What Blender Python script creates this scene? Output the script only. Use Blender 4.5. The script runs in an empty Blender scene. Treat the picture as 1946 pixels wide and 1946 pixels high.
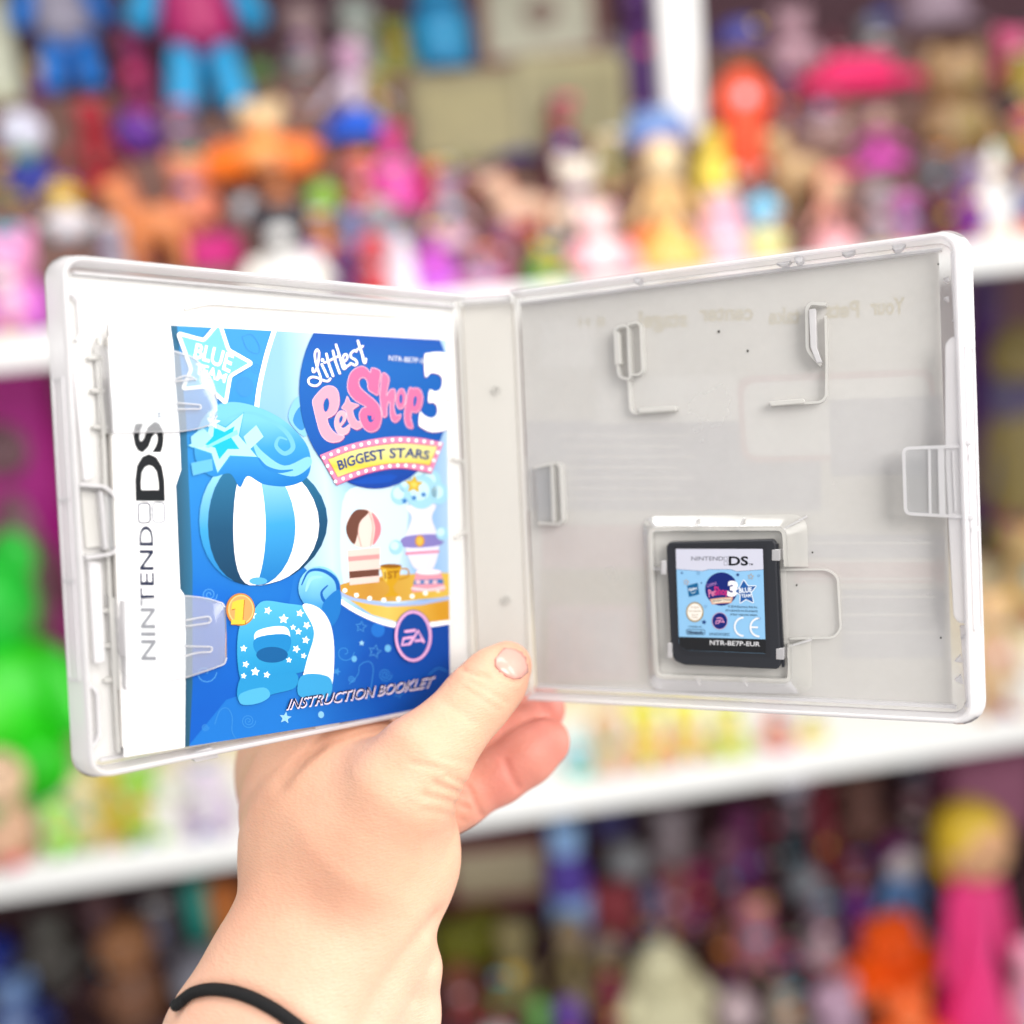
import bpy, bmesh, math, random
import numpy as np
from mathutils import Vector, Matrix
from mathutils.geometry import tessellate_polygon

SC = bpy.context.scene
COL = SC.collection
R = math.radians
random.seed(7)

# ------------------------------------------------------------------ view
# cam axes (x right, y up, z forward) expressed against the shelf: shelf runs along world X, world Z is up
F_PX, PIC = 1807.2, 1946.0
PITCH = R(12.0)
_v = np.array([19000 - 973, 973 + 1180, F_PX], float)
_v /= np.linalg.norm(_v)
_a = 0.0
for _ in range(40):
    _uy = math.sqrt(max(0, math.cos(PITCH) ** 2 - _a * _a))
    _a = (math.sin(PITCH) * _v[2] - _v[1] * _uy) / _v[0]
AX_Z = np.array([_a, _uy, -math.sin(PITCH)])
AX_X = _v
AX_Y = -np.cross(AX_Z, AX_X)            # cam axes are left handed, so the cross product flips
WC = np.array([AX_X, AX_Y, AX_Z])       # world = WC @ cam

def c2w(c):
    return Vector(WC @ np.asarray(c, float))

def ray(px, py):
    return WC @ np.array([(px - 973) / F_PX, (973 - py) / F_PX, 1.0])

cam_d = bpy.data.cameras.new('camera')
cam = bpy.data.objects.new('camera', cam_d)
COL.objects.link(cam)
SC.camera = cam
cam_d.sensor_width = 36
cam_d.lens = 36 * F_PX / PIC
cam_d.clip_start, cam_d.clip_end = 0.01, 60
cx, cy, cz = c2w((1, 0, 0)), c2w((0, 1, 0)), c2w((0, 0, -1))
cam.matrix_world = Matrix(((cx.x, cy.x, cz.x, 0), (cx.y, cy.y, cz.y, 0), (cx.z, cy.z, cz.z, 0), (0, 0, 0, 1)))
cam_d.dof.use_dof = True
cam_d.dof.focus_distance = 0.277
cam_d.dof.aperture_fstop = (cam_d.lens / 1000.0) / 0.0110
cam_d.dof.aperture_blades = 0

SC.view_settings.view_transform = 'Standard'
SC.view_settings.look = 'None'
SC.view_settings.exposure = 0.0
SC.view_settings.gamma = 1.0
SC.render.engine = 'CYCLES'
SC.cycles.max_bounces = 10
SC.cycles.transparent_max_bounces = 24
SC.cycles.diffuse_bounces = 4
SC.cycles.use_denoising = True
SC.cycles.sample_clamp_indirect = 6

world = bpy.data.worlds.new('World')
SC.world = world
world.use_nodes = True
world.node_tree.nodes['Background'].inputs[0].default_value = (1.0, 0.99, 0.98, 1)
world.node_tree.nodes['Background'].inputs[1].default_value = 0.72

def area(name, loc, tgt, sx, sy, power, col=(1, 1, 1)):
    d = bpy.data.lights.new(name, 'AREA')
    d.shape, d.size, d.size_y, d.energy, d.color = 'RECTANGLE', sx, sy, power, col
    o = bpy.data.objects.new(name, d)
    COL.objects.link(o)
    o.location = loc
    o.rotation_euler = (Vector(tgt) - Vector(loc)).to_track_quat('-Z', 'Y').to_euler()
    return o
# shop window on the right, ceiling light over the aisle
area('window_light', (0.60, -0.80, 0.62), (0.03, 0.3, -0.03), 0.85, 0.85, 22, (1.0, 0.97, 0.93))
area('side_window_light', (0.75, 0.20, 0.16), (0.1, 0.28, 0.0), 0.5, 0.6, 7, (1.0, 0.97, 0.95))
area('ceiling_light', (0.7, 0.55, 1.7), (0.7, 1.5, 0.0), 3.2, 0.9, 56, (1.0, 0.985, 0.96))

# ------------------------------------------------------------------ materials
def lin(h):
    h = h.lstrip('#')
    return tuple(((c / 255) / 12.92 if c / 255 <= .04045 else ((c / 255 + .055) / 1.055) ** 2.4) for c in (int(h[i:i + 2], 16) for i in (0, 2, 4)))
MATS = {}
def mat(hexc, rough=.5, spec=.4, key=None, coat=0, noise=0.0):
    k = key or (hexc, rough, spec, coat, noise)
    if k in MATS: return MATS[k]
    m = bpy.data.materials.new('paint_' + hexc.strip('#'))
    m.use_nodes = True
    nt = m.node_tree
    b = nt.nodes['Principled BSDF']
    c = lin(hexc)
    b.inputs['Base Color'].default_value = (*c, 1)
    b.inputs['Roughness'].default_value = rough
    b.inputs['Specular IOR Level'].default_value = spec
    b.inputs['Coat Weight'].default_value = coat
    b.inputs['Coat Roughness'].default_value = .12
    if noise:
        tc = nt.nodes.new('ShaderNodeTexCoord'); nz = nt.nodes.new('ShaderNodeTexNoise')
        nz.inputs['Scale'].default_value = 22; nz.inputs['Detail'].default_value = 5
        mx = nt.nodes.new('ShaderNodeMix'); mx.data_type = 'RGBA'
        mx.inputs[6].default_value = (*[x * (1 - noise) for x in c], 1)
        mx.inputs[7].default_value = (*[min(1, x * (1 + noise)) for x in c], 1)
        nt.links.new(tc.outputs['Object'], nz.inputs['Vector'])
        nt.links.new(nz.outputs['Fac'], mx.inputs[0]); nt.links.new(mx.outputs[2], b.inputs['Base Color'])
    MATS[k] = m
    return m

def plastic(name, alpha, col=(.9, .9, .91), rough=.22, trans=.5, wear=0.0, gloss=.8):
    """cloudy polypropylene: part scatters, part lets through, with a soft gloss"""
    m = bpy.data.materials.new(name); m.use_nodes = True
    nt = m.node_tree; N = nt.nodes; L = nt.links
    for n in list(N): N.remove(n)
    out = N.new('ShaderNodeOutputMaterial')
    df = N.new('ShaderNodeBsdfDiffuse'); tl = N.new('ShaderNodeBsdfTranslucent'); tp = N.new('ShaderNodeBsdfTransparent')
    gl = N.new('ShaderNodeBsdfGlossy'); fr = N.new('ShaderNodeFresnel')
    df.inputs[0].default_value = (*col, 1); tl.inputs[0].default_value = (*col, 1)
    gl.inputs['Roughness'].default_value = rough; fr.inputs['IOR'].default_value = 1.46
    m1 = N.new('ShaderNodeMixShader'); m1.inputs[0].default_value = trans
    L.new(df.outputs[0], m1.inputs[1]); L.new(tl.outputs[0], m1.inputs[2])
    m2 = N.new('ShaderNodeMixShader'); m2.inputs[0].default_value = alpha
    L.new(tp.outputs[0], m2.inputs[1]); L.new(m1.outputs[0], m2.inputs[2])
    if wear:
        tc = N.new('ShaderNodeTexCoord'); nz = N.new('ShaderNodeTexNoise'); mr = N.new('ShaderNodeMapRange')
        nz.inputs['Scale'].default_value = 38; nz.inputs['Detail'].default_value = 6
        mr.inputs['To Min'].default_value = alpha - wear; mr.inputs['To Max'].default_value = alpha + wear
        L.new(tc.outputs['Object'], nz.inputs['Vector']); L.new(nz.outputs['Fac'], mr.inputs['Value']); L.new(mr.outputs[0], m2.inputs[0])
    mg = N.new('ShaderNodeMath'); mg.operation = 'MULTIPLY'; mg.inputs[1].default_value = gloss
    L.new(fr.outputs[0], mg.inputs[0])
    m3 = N.new('ShaderNodeMixShader')
    L.new(mg.outputs[0], m3.inputs[0]); L.new(m2.outputs[0], m3.inputs[1]); L.new(gl.outputs[0], m3.inputs[2])
    L.new(m3.outputs[0], out.inputs[0])
    return m
P_SHEET = plastic('cloudy_plastic_sheet', .30, (.96, .945, .925), wear=.10, trans=.12)
P_RIM = plastic('cloudy_plastic_rim', .62, (.96, .945, .965), rough=.14, trans=.38)
P_CLEAR = plastic('clear_plastic_tab', .13, (.93, .95, .99), rough=.1, gloss=1.0, trans=.15)
P_BAY = plastic('cloudy_plastic_bay', .30, (.96, .945, .90), rough=.14, trans=.25)
P_THICK = plastic('cloudy_plastic_tray', .58, (.95, .935, .90), rough=.16, trans=.3)

# ------------------------------------------------------------------ objects
def link(name, me, mats=None, parent=None, mw=None):
    o = bpy.data.objects.new(name, me)
    COL.objects.link(o)
    for m in (mats or []): me.materials.append(m)
    if parent: o.parent = parent
    if mw is not None: o.matrix_local = mw
    return o

def tag(o, label, cat, group=None):
    o['label'] = label; o['category'] = cat
    if group: o['group'] = group
    return o

def empty(name, mw):
    o = bpy.data.objects.new(name, None); COL.objects.link(o)
    o.empty_display_size = .01; o.matrix_world = mw
    return o

def from_bm(name, bm, m, parent=None, mw=None, smooth=True):
    me = bpy.data.meshes.new(name)
    bm.normal_update(); bm.to_mesh(me); bm.free()
    if smooth:
        for p in me.polygons: p.use_smooth = True
        try: me.set_sharp_from_angle(angle=R(38))
        except Exception: pass
    return link(name, me, m if isinstance(m, list) else [m], parent, mw)

def from_pd(name, v, f, m, parent=None, mw=None, smooth=True, mi=None):
    me = bpy.data.meshes.new(name); me.from_pydata(v, [], f); me.update()
    o = link(name, me, m if isinstance(m, list) else [m], parent, mw)
    if mi: me.polygons.foreach_set('material_index', mi)
    if smooth:
        for p in me.polygons: p.use_smooth = True
        try: me.set_sharp_from_angle(angle=R(38))
        except Exception: pass
    return o

# ------------------------------------------------------------------ the open case: three hinged frames
CASE_T = np.array([-0.00563204, 0.00493087, 0.3218832])
CASE_R = np.array([[0.994546, -0.04376585, 0.09467213], [0.04107289, 0.99869934, 0.03021005], [-0.09587116, -0.02615682, 0.99505002]])
A1, A2, W1, W2, SP, DEP, H = 0.7214, 0.318, 0.1245, 0.1343, 0.0198, 0.0073, 0.1355

class Panel:
    """a flat frame: x to the right, y up, z towards the viewer; knows which of its points a picture point falls on"""
    def __init__(s, org, x, n):
        s.o = CASE_R @ np.array(org) + CASE_T; s.x = CASE_R @ np.array(x); s.y = CASE_R @ np.array([0, 1., 0]); s.n = CASE_R @ np.array(n)
        w = [c2w(a) for a in (s.x, s.y, s.n, s.o)]
        s.m = Matrix(((w[0].x, w[1].x, w[2].x, w[3].x), (w[0].y, w[1].y, w[2].y, w[3].y), (w[0].z, w[1].z, w[2].z, w[3].z), (0, 0, 0, 1)))
    def at(s, px, py, n=0.0):
        r = np.array([(px - 973) / F_PX, (973 - py) / F_PX, 1.0]); o = s.o + n * s.n
        k = (o @ s.n) / (r @ s.n); q = k * r - o
        return float(q @ s.x), float(q @ s.y)
LP = Panel((-SP / 2, -H / 2, 0), (math.cos(A1), 0, math.sin(A1)), (math.sin(A1), 0, -math.cos(A1)))
RP = Panel((SP / 2, -H / 2, 0), (math.cos(A2), 0, -math.sin(A2)), (-math.sin(A2), 0, -math.cos(A2)))
MP = Panel((0, -H / 2, 0), (1, 0, 0), (0, 0, -1))

CASE = empty('game_case', MP.m)
tag(CASE, 'open cloudy clear plastic game case held up by the hand', 'game case')
def rel(p): return MP.m.inverted() @ p.m

def catmull(pts, n=8, closed=False):
    pts = [np.array(p, float) for p in pts]; out = []
    m = len(pts); rng = range(m if closed else m - 1)
    for i in rng:
        if closed: p0, p1, p2, p3 = pts[i - 1], pts[i], pts[(i + 1) % m], pts[(i + 2) % m]
        else: p0, p1, p2, p3 = pts[max(i - 1, 0)], pts[i], pts[i + 1], pts[min(i + 2, m - 1)]
        for k in range(n):
            t = k / n
            out.append(.5 * ((2 * p1) + (p2 - p0) * t + (2 * p0 - 5 * p1 + 4 * p2 - p3) * t * t + (3 * p1 - p0 - 3 * p2 + p3) * t ** 3))
    if not closed: out.append(pts[-1])
    return [tuple(p) for p in out]

def round_poly(pts, r, n=5):
    out = []; m = len(pts)
    for i in range(m):
        a, b, c = (np.array(pts[j % m], float) for j in (i - 1, i, i + 1))
        u, w = a - b, c - b; lu, lw = np.linalg.norm(u), np.linalg.norm(w)
        rr = min(r, lu * .45, lw * .45)
        p, q = b + u / lu * rr, b + w / lw * rr
        for k in range(n + 1):
            t = k / n
            out.append(tuple((1 - t) ** 2 * p + 2 * t * (1 - t) * b + t * t * q))
    return out

def round_path(pts, r, closed=False, n=4):
    if closed: return round_poly(pts, r, n)
    if len(pts) < 3: return pts
    m = len(pts); full = round_poly(pts, r, n)
    return [pts[0]] + full[n + 1:(m - 1) * (n + 1)] + [pts[-1]]

def prism(bm, pts, z0, z1, bev=0.0):
    """upright prism over a 2D outline; the top edge may be bevelled"""
    a = sum(pts[i - 1][0] * pts[i][1] - pts[i][0] * pts[i - 1][1] for i in range(len(pts)))
    if a < 0: pts = pts[::-1]
    cxm = sum(p[0] for p in pts) / len(pts); cym = sum(p[1] for p in pts) / len(pts)
    rings = [[bm.verts.new((p[0], p[1], z0)) for p in pts]]
    if bev:
        rings.append([bm.verts.new((p[0], p[1], z1 - bev)) for p in pts])
        ins = []
        for i, p in enumerate(pts):
            a_, b_ = np.array(pts[i - 1]), np.array(pts[(i + 1) % len(pts)])
            t = b_ - a_; t = t / (np.linalg.norm(t) + 1e-12)
            ins.append((p[0] - t[1] * bev, p[1] + t[0] * bev))
        rings.append([bm.verts.new((p[0], p[1], z1)) for p in ins])
    else:
        rings.append([bm.verts.new((p[0], p[1], z1)) for p in pts])
    n = len(pts)
    for r0, r1 in zip(rings, rings[1:]):
        for i in range(n): bm.faces.new((r0[i], r0[(i + 1) % n], r1[(i + 1) % n], r1[i]))
    for ring, flip in ((rings[0], True), (rings[-1], False)):
        for t in tessellate_polygon([[v.co for v in ring]]):
            t = [ring[i] for i in t]
            nn = (t[1].co - t[0].co).cross(t[2].co - t[0].co)
            if (nn.z < 0) != flip: t = t[::-1]
            try: bm.faces.new(t)
            except ValueError: pass

def ribbon(pts, w, closed=False):
    """2D outline(s) of a stroked path: list of quads"""
    P = [np.array(p, float) for p in pts]; n = len(P); off = []
    for i in range(n):
        a = P[i - 1] if (closed or i) else P[i]; b = P[(i + 1) % n] if (closed or i < n - 1) else P[i]
        t = b - a; t /= np.linalg.norm(t) + 1e-12
        ww = w[i] if hasattr(w, '__len__') else w
        off.append((P[i] + np.array([-t[1], t[0]]) * ww / 2, P[i] - np.array([-t[1], t[0]]) * ww / 2))
    return [(off[i][0], off[i][1], off[(i + 1) % n][1], off[(i + 1) % n][0]) for i in range(n if closed else n - 1)]

def wall(bm, pts, w, z0, z1, closed=False):
    """a thin upright rib along a 2D path"""
    q = ribbon(pts, w, closed); n = len(q)
    L0 = [bm.verts.new((*k[0], z0)) for k in q]; R0 = [bm.verts.new((*k[1], z0)) for k in q]
    L1 = [bm.verts.new((*k[0], z1)) for k in q]; R1 = [bm.verts.new((*k[1], z1)) for k in q]
    if not closed:
        e = q[-1]
        L0.append(bm.verts.new((*e[3], z0))); R0.append(bm.verts.new((*e[2], z0))); L1.append(bm.verts.new((*e[3], z1))); R1.append(bm.verts.new((*e[2], z1)))
    m = len(L0); rng = range(m if closed else m - 1)
    for i in rng:
        j = (i + 1) % m
        for f in ((L1[i], R1[i], R1[j], L1[j]), (R1[i], R0[i], R0[j], R1[j]), (L0[i], L1[i], L1[j], L0[j]), (R0[i], L0[i], L0[j], R0[j])):
            bm.faces.new(f)
    if not closed:
        bm.faces.new((L0[0], R0[0], R1[0], L1[0])); bm.faces.new((R0[-1], L0[-1], L1[-1], R1[-1]))

def pxs(panel, pts, n): return [panel.at(x, y, n) for x, y in pts]
def plate(name, panel, pts, z0, z1, m, rad=.0006, bev=.0002, parent=None):
    bm = bmesh.new()
    prism(bm, round_poly(pxs(panel, pts, z1), rad) if rad else pxs(panel, pts, z1), z0, z1, bev)
    return from_bm(name, bm, m, parent or CASE, rel(panel))
def rib(name, panel, pts, w, z0, z1, m, closed=False, smooth=0, parent=None, rnd=.0016):
    q = pxs(panel, pts, z1)
    if smooth: q = catmull(q, smooth, closed)
    elif rnd: q = round_path(q, rnd, closed)
    bm = bmesh.new(); wall(bm, q, w, z0, z1, closed)
    return from_bm(name, bm, m, parent or CASE, rel(panel))
def rect(x0, y0, x1, y1): return [(x0, y0), (x1, y0), (x1, y1), (x0, y1)]

def rim_loft(name, panel, path, prof, m):
    """sweep a wall section along an open outline; prof = (outward offset, height)"""
    P = [np.array(p, float) for p in path]; n = len(P); v = []; f = []
    for i in range(n):
        a = P[max(i - 1, 0)]; b = P[min(i + 1, n - 1)]; t = b - a; t /= np.linalg.norm(t)
        nr = np.array([t[1], -t[0]])
        for o, z in prof:
            if abs(o) > .0015: o *= .45 + .55 * abs(nr[0])     # the outer faces of top and bottom are steeper
            v.append((*(P[i] + nr * o), z))
    k = len(prof)
    for i in range(n - 1):
        for j in range(k):
            f.append((i * k + j, (i + 1) * k + j, (i + 1) * k + (j + 1) % k, i * k + (j + 1) % k))
    f.append(tuple(range(k))); f.append(tuple((n - 1) * k + j for j in range(k))[::-1])
    return from_pd(name, v, f, m, CASE, rel(panel))

RAD = .0055
def corner(cx_, cy_, a0, a1, r=RAD, n=7):
    return [(cx_ + r * math.cos(R(a0 + (a1 - a0) * i / n)), cy_ + r * math.sin(R(a0 + (a1 - a0) * i / n))) for i in range(n + 1)]
T = .0013
def prof(e): return [(-T, -.0002), (-T, DEP - .0005), (-T + .0004, DEP), (-.0004, DEP), (0, DEP - .0004), (e, .0002), (e - .0004, -.0012), (-T, -.0012)]
# left shell: outline runs clockwise seen from the front so that "outward" is to its left
pathL = [(-.001, 0)] + corner(-W1 + RAD, RAD, -90, -180) + corner(-W1 + RAD, H - RAD, 180, 90) + [(-.001, H)]
pathR = [(.001, H)] + corner(W2 - RAD, H - RAD, 90, 0) + corner(W2 - RAD, RAD, 0, -90) + [(.001, 0)]
def flip(p): return [(-a, b) for a, b in p]
rim_loft('left_rim', LP, pathL, flip(prof(.0028)), P_RIM)
rim_loft('right_rim', RP, pathR, flip(prof(.0036)), P_RIM)
# ---- shell sheets, hinge, spine
def sheet(name, panel, x0, y0, x1, y1, z0, z1, m, rad=0.0, parent=None):
    bm = bmesh.new(); p = rect(x0, y0, x1, y1)
    prism(bm, round_poly(p, rad) if rad else p, z0, z1)
    return from_bm(name, bm, m, parent or CASE, rel(panel))
sheet('front_panel', LP, -W1 + .0012, .0012, -.0012, H - .0012, -.0011, -.0003, P_SHEET)
sheet('back_panel', RP, .0012, .0012, W2 - .0012, H - .0012, -.0011, -.0003, P_SHEET)
sheet('spine_panel', MP, -SP / 2 + .0016, .0004, SP / 2 - .0014, H - .0004, -.0010, -.0002, P_THICK)
for a, nm in ((-SP / 2 + .0003, 'hinge'), (SP / 2 - .0001, 'hinge')):
    bm = bmesh.new(); wall(bm, [(a, .0006), (a, H - .0006)], .0019, -.0008, .0004)
    from_bm(nm, bm, P_THICK, CASE, rel(MP))
for y in (H - .0016, .0016):
    bm = bmesh.new(); wall(bm, [(-SP / 2 + .0020, y), (SP / 2 - .0018, y)], .0016, -.0010, .0042 if y > .05 else .003)
    from_bm('spine_end_wall', bm, P_RIM, CASE, rel(MP))
for px, py in ((943, 741), (962, 1140)):
    x, y = MP.at(px, py); bm = bmesh.new()
    wall(bm, [(x + .0013 * math.cos(k * R(24)), y + .0013 * math.sin(k * R(24))) for k in range(15)], .0004, -.0003, .0007, True)
    prism(bm, [(x + .0005 * math.cos(k * R(30)), y + .0005 * math.sin(k * R(30))) for k in range(12)], -.0003, .0010, .0002)
    from_bm('moulding_stud', bm, P_THICK, CASE, rel(MP))

# ---- inner ledges along the rims
def ledge(name, panel, p0, p1, w, z1, m=P_RIM):
    bm = bmesh.new(); wall(bm, [p0, p1], w, -.0003, z1); return from_bm(name, bm, m, CASE, rel(panel))
ledge('rim_ledge', LP, (-W1 + .004, H - .0032), (-.002, H - .0032), .0007, .0016)
ledge('rim_ledge', LP, (-W1 + .004, .0032), (-.002, .0032), .0007, .0016)
ledge('rim_ledge', RP, (.002, H - .0034), (W2 - .004, H - .0034), .0008, .0019)
ledge('rim_ledge', RP, (.002, .0034), (W2 - .004, .0034), .0008, .0019)
# knobs on the top rim of the tray half
for px, py, r_ in ((1213, 533, .0011), (1519, 494, .0012)):
    x, y = RP.at(px, py, .004); bm = bmesh.new()
    prism(bm, [(x + r_ * math.cos(k * R(30)), y + r_ * 1.1 * math.sin(k * R(30))) for k in range(12)], .0012, .0064, .0004)
    from_bm('rim_knob', bm, P_RIM, CASE, rel(RP))
for q in ([(1474, 500), (1503, 494), (1496, 502), (1484, 504)], [(1598, 480), (1626, 474), (1620, 482), (1606, 485)], [(1694, 467), (1722, 462), (1712, 474), (1700, 476)]):
    plate('rim_lug', RP, q, .001, .0052, P_RIM, .0003)
plate('rim_lug', LP, [(360, 1432), (402, 1420), (412, 1428), (416, 1440), (372, 1450)], .001, .0045, P_RIM, .0004)
plate('rim_lug', LP, [(598, 1382), (650, 1370), (640, 1380), (604, 1389)], .001, .0045, P_RIM, .0004)

# ---- outer edge of the tray half: flange, slot, cross bars, latch plate, teeth
plate('edge_flange', RP, [(1796, 654), (1808, 640), (1826, 638), (1829, 900), (1838, 1186), (1822, 1184), (1812, 1172), (1796, 880)], .0030, .0062, P_RIM, .0010)
rib('edge_slot_wall', RP, [(1826, 668), (1832, 900), (1842, 1178)], .0006, -.0003, .0058, P_RIM)
plate('slot_bar', RP, rect(1822, 836, 1848, 845), .0036, .0066, P_RIM, .0002)
plate('slot_bar', RP, rect(1826, 978, 1852, 988), .0036, .0066, P_RIM, .0002)
plate('latch_plate', RP, [(1716, 850), (1823, 846), (1826, 980), (1722, 976)], .0052, .0060, P_CLEAR, .0008)
rib('latch_edge', RP, [(1824, 848), (1717, 852), (1721, 976), (1828, 982)], .0009, .0046, .0068, P_RIM)
rib('latch_edge', RP, [(1766, 850), (1768, 978)], .0007, .0048, .0066, P_RIM)
rib('latch_edge', RP, [(1788, 852), (1791, 978)], .0016, .0048, .0067, P_RIM)
rib('latch_edge', RP, [(1811, 858), (1816, 972)], .0005, .0048, .0066, P_RIM)
for q in ([(1792, 530), (1803, 526), (1803, 536)], [(1793, 566), (1803, 562), (1804, 574)], [(1809, 608), (1822, 606), (1822, 622), (1815, 616)],
          [(1826, 1215), (1840, 1200), (1840, 1216)], [(1814, 1258), (1826, 1246), (1830, 1260)], [(1814, 1294), (1827, 1284), (1832, 1302)], [(1832, 1342), (1844, 1325), (1846, 1348)]):
    plate('edge_tooth', RP, q, .0008, .0036, P_RIM, .0002)
plate('edge_strip', RP, [(1806, 478), (1824, 470), (1830, 640), (1814, 640)], .0012, .0040, P_RIM, .0006)
plate('edge_strip', RP, [(1824, 1190), (1846, 1188), (1854, 1340), (1836, 1344)], .0010, .0030, P_RIM, .0006)
# tab by the hinge
rib('hinge_tab', RP, [(1013, 889), (1056, 880), (1064, 884), (1069, 990), (1062, 996), (1022, 994)], .0008, -.0003, .0030, P_THICK)
rib('hinge_tab', RP, [(1048, 884), (1052, 992)], .0010, -.0003, .0030, P_THICK)
plate('hinge_tab', RP, [(1016, 890), (1048, 886), (1052, 990), (1022, 992)], .0014, .0020, P_CLEAR, .0003)
# brackets of the second cartridge bay
rib('bay_bracket', RP, [(1193, 617), (1210, 612), (1217, 618), (1221, 705), (1214, 712), (1198, 712)], .0007, -.0003, .0030, P_THICK)
plate('bay_bracket', RP, [(1165, 632), (1176, 630), (1180, 692), (1168, 694)], .0006, .0036, P_THICK, .0004)
rib('bay_bracket', RP, [(1168, 632), (1171, 622), (1193, 617), (1196, 700), (1198, 722), (1176, 716), (1173, 694)], .0008, -.0003, .0034, P_THICK, True)
rib('bay_bracket', RP, [(1194, 722), (1198, 778), (1206, 786), (1284, 780)], .0007, -.0003, .0022, P_THICK)
plate('bay_bracket', RP, [(1212, 776), (1284, 771), (1286, 780), (1214, 785)], -.0003, .0030, P_THICK, .0005)
rib('bay_bracket', RP, [(1570, 578), (1540, 576), (1533, 586), (1534, 664), (1546, 680), (1560, 694)], .0009, -.0003, .0034, P_THICK)
plate('bay_bracket', RP, [(1537, 588), (1550, 586), (1552, 660), (1562, 688), (1552, 690), (1540, 660)], .0006, .0040, P_RIM, .0004)
rib('bay_bracket', RP, [(1569, 600), (1571, 690), (1570, 754), (1560, 764), (1464, 770)], .0007, -.0003, .0022, P_THICK)
plate('bay_bracket', RP, [(1460, 763), (1528, 757), (1530, 766), (1464, 772)], -.0003, .0030, P_THICK, .0005)
# cartridge bay: an outer swept kerb and a floor frame, open on the right for the finger
def kerb(name, panel, ridge, base, w, h, m):
    """kerb with a sloping outer flank: base outline, ridge and a steep inner face"""
    rg = round_path(pxs(panel, ridge, h), .0032); bs_ = round_path(pxs(panel, base, 0), .0048)
    n = len(rg); c = np.mean(np.array(rg), 0); v = []; f = []
    for i in range(n):
        a_ = np.array(rg[max(i - 1, 0)]); b_c = np.array(rg[min(i + 1, n - 1)]); t = b_c - a_; t /= np.linalg.norm(t); nr = np.array([-t[1], t[0]])
        if nr @ (c - np.array(rg[i])) < 0: nr = -nr
        p = np.array(rg[i])
        v += [(*bs_[i], -.0003), (*bs_[i], .0003), (*(p - nr * w * .1), h - .0002), (*p, h), (*(p + nr * w), h), (*(p + nr * w * 1.15), h - .0002), (*(p + nr * w * 1.3), -.0003)]
    for i in range(n - 1):
        for k in range(7): f.append((i * 7 + k, i * 7 + (k + 1) % 7, (i + 1) * 7 + (k + 1) % 7, (i + 1) * 7 + k))
    f.append(tuple(range(7))[::-1]); f.append(tuple((n - 1) * 7 + k for k in range(7)))
    return from_pd(name, v, f, m, CASE, rel(panel))
kerb('cartridge_bay', RP, [(1498, 1077), (1494, 1000), (1230, 1001), (1243, 1290), (1506, 1300), (1505, 1225)], [(1536, 1077), (1534, 977), (1221, 981), (1235, 1312), (1545, 1319), (1541, 1212)], .0013, .0029, P_BAY)
plate('bay_floor', RP, [(1234, 1006), (1492, 1003), (1494, 1090), (1502, 1296), (1248, 1288), (1236, 1100)], -.0002, .0002, P_THICK, .0010, 0)
rib('finger_notch', RP, [(1476, 1083), (1572, 1082), (1592, 1096), (1598, 1196), (1584, 1212), (1500, 1214)], .0006, -.0003, .0009, P_THICK, smooth=0)
for q in ([(1488, 1006), (1532, 982)], [(1500, 1228), (1542, 1216)], [(1312, 1006), (1328, 986)], [(1400, 1006), (1414, 985)], [(1322, 1284), (1330, 1302)], [(1410, 1288), (1420, 1304)], [(1236, 1080), (1264, 1084)]):
    rib('bay_rib', RP, q, .0005, -.0003, .0026, P_RIM)
for q in (rect(1466, 1044, 1482, 1066), rect(1474, 1232, 1490, 1254), rect(1256, 1066, 1266, 1092), rect(1268, 1222, 1278, 1250)):
    plate('cartridge_clip', RP, q, .0006, .0047, P_RIM, .0004)

# ---- outer edge of the booklet half
plate('edge_flange', LP, [(140, 702), (160, 708), (178, 908), (160, 914)], .0022, .0050, P_RIM, .0006)
plate('edge_flange', LP, [(168, 1066), (192, 1070), (200, 1258), (180, 1262)], .0022, .0050, P_RIM, .0006)
def outer_frame(y0, y1, panel=LP, xe=-W1, fl=.0030, sg=-1):
    """raised frame round a slot in the sloping outer face of the left edge"""
    bm = bmesh.new()
    z = lambda t: .0008 + t * (DEP - .0016)
    xo = lambda t: xe + sg * (fl * (1 - (z(t) / DEP)) + .0001)
    def bar(a, b, h=.00035):
        for (ya, ta), (yb, tb) in ((a, b),):
            d = Vector((0, yb - ya, z(tb) - z(ta))); pa = Vector((xo(ta), ya, z(ta))); pb = Vector((xo(tb), yb, z(tb)))
            o = Vector((sg * h, 0, 0)); s = (pb - pa).normalized().cross(Vector((1, 0, 0))).normalized() * h
            vs = [bm.verts.new(p) for p in (pa - s, pa + s, pa + s + o, pa - s + o, pb - s, pb + s, pb + s + o, pb - s + o)]
            for f in ((0, 1, 2, 3), (7, 6, 5, 4), (0, 4, 5, 1), (1, 5, 6, 2), (2, 6, 7, 3), (3, 7, 4, 0)): bm.faces.new([vs[i] for i in f])
    bar((y0, .15), (y1, .15)); bar((y0, .85), (y1, .85)); bar((y0, .15), (y0, .85)); bar((y1, .15), (y1, .85))
    bmesh.ops.recalc_face_normals(bm, faces=bm.faces[:])
    return from_bm('edge_slot', bm, P_RIM, CASE, rel(panel))
for y0, y1 in ((.073, .104), (.052, .0725), (.026, .0515)): outer_frame(y0, y1)
for y0, y1 in ((.074, .104), (.054, .0735), (.026, .0535)): outer_frame(y0, y1, RP, W2, .0038, 1)
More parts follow.
